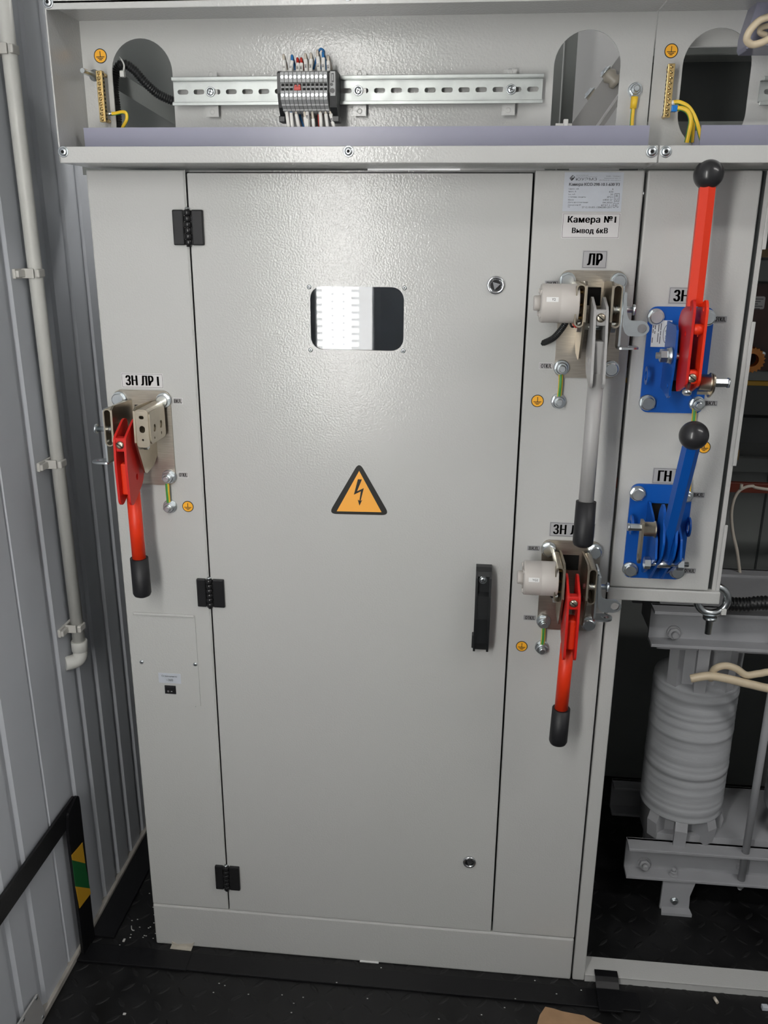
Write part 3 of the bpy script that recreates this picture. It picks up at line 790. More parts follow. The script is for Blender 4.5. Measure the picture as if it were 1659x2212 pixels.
plate_sign('nameplate', .6778, .7104, 1.2020, 1.2251, [('ЛР', .20, .82, .18, .84, B)], 'grey plate reading ЛР under the camera number label')
plate_sign('nameplate', .6593, .7253, .8212, .8435, [('ЗН ЛР II', .08, .96, .17, .85, B)], 'grey plate reading ЗН ЛР half covered by a black grip')
plate_sign('nameplate', .7950, .8272, 1.1572, 1.1795, [('ЗН', .19, .82, .16, .84, B)], 'grey plate reading ЗН partly behind the red lever above a blue plate')
plate_sign('nameplate', .7987, .8315, .9071, .9307, [('ГН', .22, .80, .17, .84, B)], 'grey plate reading ГН above the lower blue plate')
sm = .0
def state(x0, x1, z0, z1, tx, lab, base='label_grey'):
    plate_sign('state_label', x0, x1, z0, z1, [(tx, .13, .90, .20, .80, sm)], lab, base)
state(.1015, .1162, 1.0035, 1.0125, 'ВКЛ.', 'tiny ВКЛ. label beside the top bolt of the lever plate under ЗН ЛР I', 'paper')
state(.1016, .1172, .8912, .9000, 'ОТКЛ.', 'tiny ОТКЛ. label beside the bottom nut of the lever plate under ЗН ЛР I', 'paper')
state(.6304, .6486, 1.1768, 1.1858, 'ВКЛ.', 'tiny label ВКЛ. just above the grey coil tagged Y2')
state(.6296, .6488, 1.0664, 1.0756, 'ОТКЛ.', 'tiny label ОТКЛ. beside the plate of the long grey lever', 'paper')
state(.6286, .6474, .7974, .8053, 'ВКЛ.', 'tiny label ВКЛ. above the grey coil tagged YG2')
state(.6294, .6480, .6845, .6928, 'ОТКЛ.', 'tiny label ОТКЛ. below the grey coil tagged YG2')
state(.8560, .8742, 1.1339, 1.1428, 'ОТКЛ.', 'tiny label ОТКЛ. beside the blue plate with the red lever')
state(.8574, .8758, 1.0206, 1.0287, 'ВКЛ.', 'tiny label ВКЛ. beside the nut of the blue plate with red lever')
state(.8566, .8740, .8885, .8967, 'ВКЛ.', 'tiny ВКЛ. label beside the top nut of the blue lever plate')
state(.8560, .8749, .7721, .7807, 'ОТКЛ.', 'tiny ОТКЛ. label beside the bottom bolt of the blue lever plate')
plate_sign('nameplate', .6480, .7234, 1.2402, 1.2722, [('Камера №1', .095, .925, .55, .88, 0), ('Вывод 6кВ', .18, .80, .16, .42, 0)],
           'pale label reading Камера №1 Вывод 6кВ', 'paper')
# rating plate
NX0, NX1, NZ0, NZ1 = .6474, .7228, 1.2740, 1.3220
g = G(); g.box(NX0, NX1, -.0006, .0003, NZ0, NZ1)
o = g.build('rating_plate', 'foil', label='silvery rating plate with printed data at the top of the right panel', cat='label')
g = G()
def nt(tx, fx0, fx1, fz0, fz1, bold=0, mi=0, fit=True, al='l'):
    W, H = NX1-NX0, NZ1-NZ0; put_text(g, tx, NX0+W*fx0, NX0+W*fx1, NZ0+H*fz0, NZ0+H*fz1, -.0006, mi, bold, 1, fit, al)
nt('ЮУЭМЗ', .195, .55, .79, .86, 0); nt('ЮЖНО-УРАЛЬСКИЙ', .195, .40, .915, .935); nt('ЭЛЕКТРОМЕХАНИЧЕСКИЙ ЗАВОД', .195, .55, .875, .895)
nt('454008, г. Челябинск,', .70, .95, .885, .91); nt('Свердловский тракт, 5п', .67, .95, .835, .86); nt('(351)750-04-40, www.uuemz.ru', .59, .95, .785, .81)
[nt('Камера КСО-298-10.1-630 У3', .085+q, .941+q, .635, .735, 0) for q in (0, .002, .004)]
rows = [('Uном, кВ', '6', .255), ('Iном, А', '630', .215), ('Icu, кА', '20', .20), ('Степень защиты', 'IP21', .385), ('Масса', '≤850 кг', .18), ('Дата изготовления', '04.2025', .43), ('Заводской №', '4737.1.1', .31)]
for i, (a, b, x1) in enumerate(rows):
    z = .555-i*.069; nt(a, .085, x1, z, z+.042, .004); nt(b, .845-.024*len(b), .845, z, z+.042, .004)
nt('ТУ', .085, .125, .09, .13, .004); nt('27.12.10-001-13840380-2017', .33, .85, .085, .13, .004)
W, H = NX1-NX0, NZ1-NZ0
def nb(a, b, c, d): g.box(NX0+W*a, NX0+W*b, -.0009, -.0005, NZ0+H*c, NZ0+H*d)
for a in ((.87, .955, .455, .465), (.87, .955, .255, .265), (.87, .876, .255, .465), (.949, .955, .255, .465)): nb(*a)
nt('R', .893, .932, .37, .435, .0); nt('U', .893, .932, .28, .345, 0); nt('ЕАС', .865, .955, .10, .225, 0)
lp = [(.105, .845), (.135, .925), (.15, .925), (.13, .86), (.165, .87), (.125, .79), (.11, .79), (.135, .845)]
g.prism([(NX0+W*a, NZ0+H*b) for a, b in ((.085, .85), (.135, .93), (.150, .915), (.115, .858), (.150, .868), (.165, .85), (.140, .80), (.118, .785))], 'y', -.0005, -.0009)
g.prism([(NX0+W*a, NZ0+H*b) for a, b in ((.150, .915), (.180, .875), (.130, .785), (.118, .80), (.160, .868))], 'y', -.0005, -.0009)
g.build('lettering', 'print_grey', o)
# warning triangle
a, b, c = V(.3773, 0, .9190), V(.3368, 0, .8432), V(.4172, 0, .8446)
g = G(); g.prism(rpoly([(a.x, a.z+.006), (b.x-.006, b.z-.0005), (c.x+.006, c.z-.0005)], .012, 6), 'y', -.0005, .0003, mi=0)
o = g.build('warning_sign', 'label_black', label='orange and black high voltage warning triangle on the door', cat='sign')
cx = (a.x+b.x+c.x)/3; cz = (a.z+b.z+c.z)/3
def ins(p, k=.80): return (cx+(p.x-cx)*k, cz+(p.z-cz)*k)
g = G(); g.prism([ins(a, .84), ins(b, .84), ins(c, .84)], 'y', -.0008, -.0004); g.build('field', 'warn_orange', o)
bolt = [(.500, .775), (.565, .775), (.480, .525), (.600, .605), (.545, .325), (.572, .345), (.515, .215), (.487, .345), (.517, .315), (.540, .520), (.425, .440)]
bolt = [(.480, .700), (.555, .700), (.465, .465), (.590, .530), (.530, .275), (.562, .300), (.508, .180), (.478, .300), (.508, .280), (.535, .465), (.405, .395)]
x0, x1, z0, z1 = b.x, c.x, b.z, a.z+.003
g = G(); g.prism([(x0+(x1-x0)*p, z0+(z1-z0)*q) for p, q in bolt], 'y', -.0011, -.0007); g.build('bolt_symbol', 'label_black', o)
# earth stickers
def earth_sticker(x, z, label, y=0.0, r=.0088):
    g = G(); g.prism(circ(x, z, r, 36), 'y', y-.0004, y+.0002)
    o = g.build('earth_sticker', 'label_black', label=label, cat='sticker')
    g = G(); g.prism(circ(x, z, r*.88, 36), 'y', y-.0006, y-.0003); g.build('field', 'label_yellow', o)
    g = G(); k = r/.0088
    g.box(x-.00045*k, x+.00045*k, y-.0008, y-.0005, z-.0008*k, z+.0055*k)
    for w_, zz in ((.0056, -.0012), (.0038, -.0029), (.0020, -.0046)): g.box(x-w_*k, x+w_*k, y-.0008, y-.0005, z+(zz-.00045)*k, z+(zz+.00045)*k)
    g.build('symbol', 'label_black', o)
earth_sticker(.1137, .8456, 'round yellow earth sticker right of the stud under the ЗН ЛР I lever')
earth_sticker(.6304, 1.0217, 'round yellow earth sticker beside the earth strap of the long grey lever')
earth_sticker(.6295, .6398, 'round yellow earth sticker beside the earth strap of the lower coil tagged lever')
earth_sticker(.8651, .9623, 'round yellow earth sticker partly behind the blue lever')
earth_sticker(.0275, 1.4675, 'round yellow earth sticker above the brass bar by the arched opening', BY, .0090)
earth_sticker(.7707, 1.4653, 'round yellow earth sticker above the brass bar by the oval opening', BY, .0084)

# ================================================================== LEVER DRIVES
PW, PH = .0428, .1435
def drive_base(cx, zb, m, mats, name, label, nutcorner, slot=(-.012, .012, .098, .122)):
    # m = +1: lock on the right-hand side
    t = thing(name, (cx, 0, zb), label, 'lever')
    g = G(); hole = [(cx+slot[0], zb+slot[2]), (cx+slot[1], zb+slot[2]), (cx+slot[1], zb+slot[3]), (cx+slot[0], zb+slot[3])]
    g.prism(rrect(cx-PW, cx+PW, zb, zb+PH, .011, 6), 'y', -.004, .0, holes=[hole]); g.build('base_plate', mats[0], t)
    g = G(); g.box(cx+slot[0], cx+slot[1], -.0012, -.0002, zb+slot[2], zb+slot[3]); g.build('slot', 'hole', t)
    for i, (sx, z) in enumerate(((-1, .130), (1, .130), (-1, .0138), (1, .0138))):
        p = (cx+sx*.0335, -.004, zb+z)
        if i == nutcorner: inst(NUT, 'nut', p, t)
        else: inst(HB[(i+int(cx*10)) % 4], 'bolt', p, t)
    return t
def LX(cx, zb, m):
    def f(x, d, z): return V(cx+m*x, -d, zb+z)
    return f
def xprism(g, cx, zb, m, poly, xa, xb, mi=0, holes=(), side=None):
    g.prism([(-d, zb+z) for d, z in poly], 'x', cx+m*xa, cx+m*xb, holes=[[(-d, zb+z) for d, z in h] for h in holes], mi=mi, side=side)
SIDEP = [(.0, .128), (.020, .131), (.070, .133), (.079, .128), (.081, .083), (.058, .034), (.050, .031), (.020, .036), (0, .05)]
def ubracket(g, cx, zb, m, s, w=.029):
    o = rrect(.0165, w, .076, .130, .006, 4); i = rrect(.0183, w-.0018, .0778, .1282, .0045, 4)
    g.prism([(cx+m*s*x, zb+z) for x, z in o], 'y', -.014, -.078, holes=[[(cx+m*s*x, zb+z) for x, z in i]])
def fork(t, cx, zb, m, tilt, mat_, dx, tube_a, tube_b, tube_r, tube_mat, grip=None, ball=None, hexa=False, flip=False, screw='nickel_plain', gap=.0076, poly=None):
    poly = poly or [(.050, .112), (.062, .113), (.097, .093), (.100, .052), (.098, .0), (.092, -.006), (.084, -.005), (.048, .016), (.040, .030), (.040, .060), (.046, .090)]
    piv = Vector((.055, .075)); c, s = math.cos(tilt), math.sin(tilt)
    def R(p):
        q = Vector(p)-piv; return (piv.x+q.x*c-q.y*s, piv.y+q.x*s+q.y*c)
    P = rpoly([R(p) for p in poly], .006)
    hole = [R((.068+.0035*math.cos(2*PI*i/12), .030+.005*math.sin(2*PI*i/12))) for i in range(12)]
    g = G(); xc = cx+dx
    a, b = Vector(tube_a), Vector(tube_b)
    g.cyl(a, b, tube_r, n=6 if hexa else 24, sm=not hexa)
    lv = g.build('lever', tube_mat, t)
    for sx in (-1, 1):
        g = G(); xprism(g, xc, zb, 1, P, sx*gap-.0016, sx*gap+.0016, holes=[hole]); g.build('fork_plate', mat_, lv)
    q = R((.088, .083)); q2 = R((.094, .083))
    g = G(); g.box(xc-gap, xc+gap, -q[0]-.008, -q[0]+.006, zb+q[1]-.010, zb+q[1]+.010, bev=.002); g.build('spacer', mat_ if not flip else mat_, lv)
    inst(SCR_slot, 'screw', (xc, -q[0]-.0080, zb+q[1]), lv)
    q = R((.084, .034)); g = G(); g.box(xc-gap*.85, xc+gap*.85, -q[0]-.004, -q[0]+.02, zb+q[1]-.026, zb+q[1]+.020, bev=.0025); g.build('clamp_block', tube_mat, lv)
    # cross bolt through fork and bracket
    q = R((.055, .075)); g = G(); g.cyl((xc-.024, -q[0], zb+q[1]), (xc+.024, -q[0], zb+q[1]), .0042, n=14)
    for sx in (-1, 1): g.prism([(-q[0]+y, zb+q[1]+z) for y, z in hex_pts(.0075, 10)], 'x', xc+sx*.0185, xc+sx*.0245)
    g.build('pivot_bolt', 'zinc', lv)
    d = (b-a).normalized()
    if grip:
        g = G(); r = grip[1]
        g.lathe(b-d*.006, d, [(0, r), (grip[0]-.006, r*1.03), (grip[0]-.002, r*.9), (grip[0]+.0005, r*.55)], n=28)
        g.build('grip', 'rubber', lv, label='black rubber grip')
    if ball:
        g = G(); g.sphere(b+d*ball*.8, ball); g.build('ball_knob', 'ball', lv, label='dark grey ball knob')
    return lv
def metal_drive(cx, zb, m, label, coil, nutcorner, tilt, dx, ta, tb, forkmat, tubemat):
    t = drive_base(cx, zb, m, ['nickel'], 'lever_drive', label, nutcorner)
    for s in (-1, 1):
        g = G(); xprism(g, cx, zb, m*s, SIDEP, .0150, .0178); g.build('bracket_plate', 'nickel_plain', t)
        g = G(); ubracket(g, cx, zb, m, s, .0360 if s == -1 and not coil else .029)
        if s == -1 and not coil:                      # bare lock bracket with its punched face
            g.prism([(-d, zb+z) for d, z in rrect(.016, .076, .080, .126, .006)], 'x', cx-m*.0352, cx-m*.0376,
                    holes=[[(-d, zb+z) for d, z in circ(.060, .101, .0055, 14)], [(-d, zb+z) for d, z in circ(.034, .101, .0055, 14)], [(-d, zb+z) for d, z in circ(.062, .087, .0018, 10)], [(-d, zb+z) for d, z in circ(.034, .088, .0022, 10)]])
            fr = [(cx-m*x, zb+z) for x, z in rrect(.0175, .0355, .078, .128, .004)]
            g.prism(fr, 'y', -.0765, -.0785, holes=[[(cx-m*x, zb+z) for x, z in h] for h in (rrect(.0225, .0305, .097, .107, .0038), circ(.0265, .087, .0016, 10), rrect(.023, .030, .1165, .1215, .0024))])
        g.build('lock_bracket', 'nickel_plain', t)
    # lock strip with bent foot
    g = G()
    f = LX(cx, zb, m)
    xprism(g, cx, zb, m, rrect(.050, .074, .050, .128, .003), .0290, .0316)
    ft = rpoly([(cx+m*.0290, -.050), (cx+m*.0290, -.074), (cx+m*.049, -.074), (cx+m*.057, -.068), (cx+m*.057, -.056), (cx+m*.049, -.050)], .005)
    g.prism(ft, 'z', zb+.0485, zb+.0512, holes=[circ(cx+m*.047, -.062, .0052, 14)])
    ls = g.build('lock_strip', 'zinc', t)
    g = G(); g.cyl(f(.012, .064, .098), f(.046, .064, .098), .0038, n=16); g.lathe(f(.045, .064, .098), (m, 0, 0), [(0, .0068), (.0025, .0068), (.0035, .0058)], n=20)
    g.lathe(f(.020, .064, .098), (m, 0, 0), [(0, .0062), (.001, .0062), (.002, .0045), (.004, .0062), (.006, .0045), (.008, .0062), (.008, .0045)], n=16)
    g.build('lock_pin', 'zinc', t)
    if coil:
        # hooked tab with ring
        g = G()
        pts = [(.0425, .120), (.0455, .120), (.0485, .093), (.052, .086), (.068, .086), (.074, .0835), (.0775, .078), (.0775, .0735), (.074, .069), (.068, .0665), (.052, .0665), (.047, .071), (.0445, .079)]
        pts = rpoly([(x-.0125, z) for x, z in pts], .003)
        g.prism([(cx+m*x, zb+z) for x, z in pts], 'y', -.078, -.0815, holes=[circ(cx+m*.056, zb+.0762, .0058, 18)])
        xprism(g, cx, zb, m, rrect(.056, .080, .092, .120, .003), .0318, .0342)
        g.build('hook', 'zinc', t)
        # rods and coil on the other side
        g = G()
        for z in (.087, .103, .119):
            for d in (.035, .062): g.cyl(f(-.016, d, z), f(-.050, d, z), .0022, n=10)
        g.box(*sorted((f(-.022, 0, 0).x, f(-.036, 0, 0).x)), -.064, -.030, zb+.092, zb+.114)
        g.build('coil_mount', 'brass', t)
        R_ = .0248; cz = zb+.1040; cd_ = .056
        g = G(); g.lathe(f(-.0235, cd_, .1040), (-m, 0, 0), [(0, R_*.97), (.001, R_), (.023, R_), (.0234, R_*.993), (.0240, R_), (.045, R_), (.0475, R_*.97), (.0485, R_*.9)], n=48)
        g.lathe(f(-.071, cd_, .1040), (-m, 0, 0), [(0, .0100), (.008, .0096), (.009, .0086)], n=24)
        for a in (45, 135, 225, 315):
            y, z = math.cos(math.radians(a))*R_*.82, math.sin(math.radians(a))*R_*.82
            g.lathe(f(-.071, cd_+y, .1040+z), (-m, 0, 0), [(0, .0036), (.0025, .0032)], n=12)
        co = g.build('solenoid_coil', 'coilgrey', t, label='grey cylindrical solenoid coil')
        g = G(); x0, x1 = cx-.0655, cx-.0505; n = 6; a0, a1 = math.radians(8), math.radians(22)
        vs = []
        for i in range(n+1):
            a = a0+(a1-a0)*i/n
            for x in (x0, x1): vs.append((x, -cd_-(R_+.0003)*math.cos(a), cz+(R_+.0003)*math.sin(a)))
        g.add(vs, [(2*i, 2*i+1, 2*i+3, 2*i+2) for i in range(n)], 0)
        am = (a0+a1)/2; v, fs = text_geo(coil, .01); k = .0042
        wx = max(q.x for q in v)
        g.add([((x0+x1)/2+.0015+(q.x-wx/2)*k, -cd_-(R_+.0006)*math.cos(am+(q.y-.35)*k/R_), cz+(R_+.0006)*math.sin(am+(q.y-.35)*k/R_)) for q in v], fs, 1)
        g.build('coil_tag', ['tag_white', 'print_black'], co, label='small white tag reading '+coil)
        g = G(); e = f(-.060, -.002, .046) if coil == 'Y2' else f(-.060, -.002, .070)
        g.tube([f(-.034, .040, .082), f(-.038, .034, .072), f(-.048, .020, .056) if coil == 'Y2' else f(-.050, .016, .074), e], .0043, n=12, ribs=.0026, sub=10)
        g.build('hose', 'black_plastic', t, label='short black corrugated hose')
        for dx_, mm in ((0, 'wire_red'), (.003, 'wire_white'), (-.004, 'black_plastic')):
            g = G(); g.tube([f(-.028+dx_, .050, .084), f(-.0265+dx_, .056, .077), f(-.023+dx_, .052, .074), f(-.020, .04, .078)], .0014, n=8); g.build('lead', mm, t)
    fork(t, cx, zb, m, tilt, forkmat, dx, ta, tb, .0100, tubemat, grip=(.062, .0133))
    return t
# ЗН ЛР I
cx, zb = .0557, .8795
a = V(.0545, -.062, .885); b = V(.0545, -.0605, .776)
metal_drive(cx, zb, -1, 'red lever drive on steel plate with black grip, standing alone beside the corrugated wall', None, 3, 0.0, 0.0, a, b, 'red', 'red_orange')
# ЛР
cx, zb = .6935, 1.0560
a = V(.6965, -.088, 1.075); b = V(.6945, -.104, .902)
metal_drive(cx, zb, 1, 'long grey lever drive with solenoid coil tagged Y2', 'Y2', 2, math.radians(12), .002, a, b, 'grey_paint', 'grey_paint')
# ЗН ЛР II
cx, zb = .6930, .6725
a = V(.690, -.066, .68); b = V(.6885, -.063, .5665)
metal_drive(cx, zb, 1, 'red lever drive with solenoid coil tagged YG2', 'YG2', 2, math.radians(2), -.003, a, b, 'red', 'red_orange')

# earth straps between the drives and the studs beneath
def strap(x, z0, z1, label, lug=True):
    t = thing('earth_strap', (x, 0, z0), label, 'earth strap')
    inst(NUT, 'nut', (x, 0, z0), t)
    g = G(); g.prism(circ(x, z0, .0098, 24), 'y', -.0025, 0); g.build('washer', 'zinc', t)
    y = -.0065
    g = G(); g.tube([V(x, y, z0+.006), V(x+.0004, y-.002, (z0+z1)/2), V(x, y-.0005, z1-.005)], .0031, n=10, sub=8, stripe=1)
    g.build('wire', ['wire_yellow', 'wire_green'], t, label='yellow and green striped wire')
strap(.0862, .8453, .8933, 'short yellow and green earth strap under the ЗН ЛР I lever plate')
strap(.6595, 1.0224, 1.0698, 'short yellow and green earth strap under the long grey lever plate')
strap(.6600, .6407, .6852, 'short yellow and green earth strap under the YG2 coil lever plate')
strap(.8440, .9756, 1.0235, 'yellow earth strap between the upper blue plate and the blue lever knob')
t = thing('earth_strap', (.8448, 0, .9402), 'earth stud and strap mostly hidden behind the blue lever', 'earth strap')
inst(NUT, 'nut', (.8448, 0, .9402), t)
g = G(); g.tube([V(.8448, -.006, .934), V(.8475, -.010, .915), V(.8500, -.008, .893)], .003, n=10, stripe=1); g.build('wire', ['wire_yellow', 'wire_green'], t)

# ---- ЗН: blue plate, red fork, long red lever upwards
cx, zb = .8135, 1.0105
t = drive_base(cx, zb, 1, ['blue'], 'lever_drive', 'blue drive plate with long red lever and ball knob pointing up', 3, slot=(-.010, .010, .03, .045))
for s in (-1, 1):
    poly = [(0, .125), (.060, .124), (.066, .119), (.070, .085), (.060, .033), (.052, .029), (0, .036)]
    g = G(); xprism(g, cx, zb, s, poly, .0150, .0178, holes=[circ(.048, .045, .004, 12)]); g.build('bracket_plate', 'blue', t)
g = G(); g.cyl((cx-.038, -.055, zb+.0850), (cx+.017, -.055, zb+.0850), .0042, n=14)
g.prism([(-.055+y, zb+.085+z) for y, z in hex_pts(.0088, 10)], 'x', cx-.033, cx-.0245); g.lathe((cx-.0245, -.055, zb+.085), (1, 0, 0), [(0, .0098), (.003, .0098), (.004, .011), (.0065, .011)], n=22)
g.build('pivot_bolt', 'zinc', t)
g = G(); g.lathe((cx-.0425, -.010, zb+.057), (1, 0, 0), [(0, .0110), (.004, .0110)], n=20); 
g = G(); yz = [(-.018+.0125*math.cos(2*PI*i/24), zb+.053+.0125*math.sin(2*PI*i/24)) for i in range(24)]; yz2 = [(-.018+.0068*math.cos(2*PI*i/20), zb+.053+.0068*math.sin(2*PI*i/20)) for i in range(20)]
g.prism(yz, 'x', cx-.0412, cx-.0388, holes=[yz2]); g.build('lug', 'blue', t)
# maker's sticker
g = G(); g.box(cx-.0365, cx-.011, -.0046, -.0039, zb+.090, zb+.1255)
o = g.build('maker_sticker', 'tag_white', t, label='white sticker with oval mark and sideways print')
g = G()
xf = Matrix.Translation((cx-.0165, -.0048, zb+.1075)) @ Matrix.Rotation(PI/2, 4, 'Y')
el = [(.0125*math.cos(2*PI*i/28), .0052*math.sin(2*PI*i/28)) for i in range(28)]; el2 = [(p[0]*.93, p[1]*.88) for p in el]
g.prism(el, 'y', 0, .0005, holes=[el2], xf=xf)
for txt, k, ox, oz in (('ЗЭИ', .0066, 0, 0), ):
    v, fs = text_geo(txt, .01); wx = max(q.x for q in v)
    g.add([(ox+(q.x-wx/2)*k*.85, 0, oz+(q.y-.35)*k) for q in v], fs, 0, False, xf)
for oz, segs in ((-.0085, ((-.014, -.005), (-.004, .002), (.003, .013))), (-.0115, ((-.014, -.003), (-.001, .011))), (-.0160, ((-.014, -.006), (-.004, .0))), (-.0185, ((-.014, -.008), (-.006, -.001), (.005, .012)))):
    for s0, s1 in segs: g.box(s0, s1, 0, .0003, oz-.0005, oz+.0005, 0, xf=xf)
g.build('lettering', 'print_grey', o)
# fork and lever
poly = [(.092, .158), (.100, .160), (.108, .150), (.109, .060), (.104, .054), (.066, .040), (.060, .044), (.052, .075), (.046, .100), (.034, .128), (.044, .142), (.070, .150)]
g = G(); xc = cx-.0005
a, b = V(xc-.003, -.082, zb+.150), V(xc-.001, -.072, 1.302)
g.cyl(a, b, .0105, n=6, sm=False, ph=PI/6+.2); lv = g.build('lever', 'red_orange', t)
for s in (-1, 1):
    hs = [circ(.094, .148, .003, 12), circ(.080, .116, .0038, 12)]
    g = G(); xprism(g, xc, zb, 1, rpoly(poly, .005), s*.0076-.0016, s*.0076+.0016, holes=hs); g.build('fork_plate', 'red_orange' if s > 0 else 'red', lv)
g = G(); g.cyl((xc-.0076, -.100, zb+.124), (xc+.0076, -.100, zb+.124), .0066, n=18); g.build('spacer', 'red_orange', lv)
g = G(); g.box(xc-.007, xc+.007, -.106, -.092, zb+.056, zb+.074, bev=.004); g.build('spacer', 'red_orange', lv)
inst(SCR_slot, 'screw', (xc-.001, -.106, zb+.0645), lv)
g = G(); g.lathe((xc-.004, -.104, zb+.058), (-.2, -.5, -1), [(0, .0030), (.010, .0030), (.0105, .0058), (.014, .0058), (.016, .004)], n=16); g.build('stop_screw', 'zinc', lv)
g = G(); g.sphere(b+(b-a).normalized()*.013, .0178); g.build('ball_knob', 'ball', lv, label='dark grey ball knob')
# spring catch right
g = G(); g.lathe((cx+.018, -.062, zb+.0525), (1, 0, 0), [(0, .0105), (.013, .0105), (.0135, .0115), (.0165, .0115), (.0168, .0095)], n=26)
g.prism(rpoly([(-.048, zb+.064), (-.074, zb+.064), (-.078, zb+.054), (-.074, zb+.042), (-.052, zb+.030), (-.044, zb+.034)], .005), 'x', cx+.034, cx+.0362)
g.box(cx+.018, cx+.036, -.060, -.0035, zb+.036, zb+.040)
g.build('catch_body', 'nickel_plain', t)
g = G(); g.prism([(-.062+y, zb+.0525+z) for y, z in hex_pts(.0060)], 'x', cx+.036, cx+.0545); g.lathe((cx+.0545, -.062, zb+.0525), (1, 0, 0), [(0, .0068), (.002, .0068)], n=16); g.build('catch_pin', 'zinc', t)

# ---- ГН: blue plate, blue fork, short blue lever tilted outwards
cx, zb = .8130, .7630
t = drive_base(cx, zb, 1, ['blue'], 'lever_drive', 'blue drive plate with blue lever and ball knob', 1, slot=(-.012, .014, .02, .116))
for s in (-1, 1):
    poly = [(0, .118), (.012, .120), (.045, .108), (.080, .088), (.088, .060), (.022, .016), (.012, .012), (0, .020)]
    g = G(); xprism(g, cx, zb, s, rpoly(poly, .004), .0150, .0178); g.build('bracket_plate', 'blue', t)
    yz = [(-.016+.0125*math.cos(2*PI*i/24), zb+.086+.0145*math.sin(2*PI*i/24)) for i in range(24)]; yz2 = [(-.017+.0062*math.cos(2*PI*i/20), zb+.085+.0080*math.sin(2*PI*i/20)) for i in range(20)]
    g = G(); g.prism(yz, 'x', cx+s*.0412, cx+s*.0388, holes=[yz2]); g.build('lug', 'blue', t)
g = G(); xc = cx-.001
a, b = V(xc+.003, -.050, zb+.045), V(xc-.001, -.146, 1.000)
g.cyl(a, b, .0108, n=6, sm=False); lv = g.build('lever', 'blue', t)
poly = [(.020, .012), (.028, .008), (.085, .062), (.092, .085), (.075, .130), (.062, .134), (.050, .120), (.040, .080), (.012, .026)]
for s in (-1, 1):
    g = G(); xprism(g, xc, zb, 1, rpoly(poly, .005), s*.0082-.0016, s*.0082+.0016); g.build('fork_plate', 'blue', lv)
g = G(); g.cyl((cx-.026, -.062, zb+.046), (cx+.034, -.062, zb+.046), .0036, n=14); g.cyl((cx-.009, -.062, zb+.046), (cx+.009, -.062, zb+.046), .0062, n=18)
for s in (-1, 1): g.prism([(-.062+y, zb+.046+z) for y, z in hex_pts(.0088, 12)], 'x', cx+s*.0185, cx+s*.0265)
g.build('pivot_bolt', 'zinc', t)
g = G(); g.sphere(b+(b-a).normalized()*.013, .0178); g.build('ball_knob', 'ball', lv, label='dark grey ball knob')
g = G(); g.lathe((cx-.0178, -.072, zb+.099), (-1, 0, 0), [(0, .0115), (.002, .0115), (.0022, .0100), (.017, .0100)], n=26)
g.prism(rpoly([(-.064, zb+.112), (-.080, zb+.112), (-.080, zb+.055), (-.076, zb+.049), (-.068, zb+.049), (-.064, zb+.055)], .004), 'x', cx-.0345, cx-.0378, holes=[[(-.072+y, zb+.058+z) for y, z in [(.003*math.cos(2*PI*i/12), .005*math.sin(2*PI*i/12)) for i in range(12)]]])
g.build('catch_body', 'nickel_plain', t)
g = G(); g.prism([(-.072+y, zb+.101+z) for y, z in hex_pts(.0050)], 'x', cx-.036, cx-.055); g.lathe((cx-.053, -.072, zb+.101), (-1, 0, 0), [(0, .0056), (.0025, .0056)], n=16); g.build('catch_pin', 'zinc', t)

# ================================================================== TRANSFORMER IN THE BAY
TY = .185                                          # front face of the clamping channels
t = thing('transformer', (1.15, .27, 0), 'grey dry type transformer with taped coils standing in the open bay', 'transformer')
def channel_x(x0, x1, z0, z1, yf, label=None):
    g = G(); g.box(x0, x1, yf+.028, yf+.034, z0, z1); g.box(x0, x1, yf, yf+.034, z1-.006, z1, bev=.001); g.box(x0, x1, yf, yf+.034, z0, z0+.006, bev=.001)
    return g
z0, z1 = at(1450, 1905, TY).z, at(1450, 1840, TY).z
LZ0, LZ1 = z0, z1
for k in (0, 1):
    yy = TY if k == 0 else TY+.19
    g = channel_x(.868, 1.55, LZ0, LZ1, yy); g.build('lower_channel', 'trafo', t)
UZ0, UZ1 = at(1450, 1400, TY).z, at(1450, 1322, TY).z
for k in (0, 1):
    yy = TY if k == 0 else TY+.19
    g = channel_x(.866, 1.55, UZ0, UZ1, yy); g.build('upper_channel', 'trafo', t)
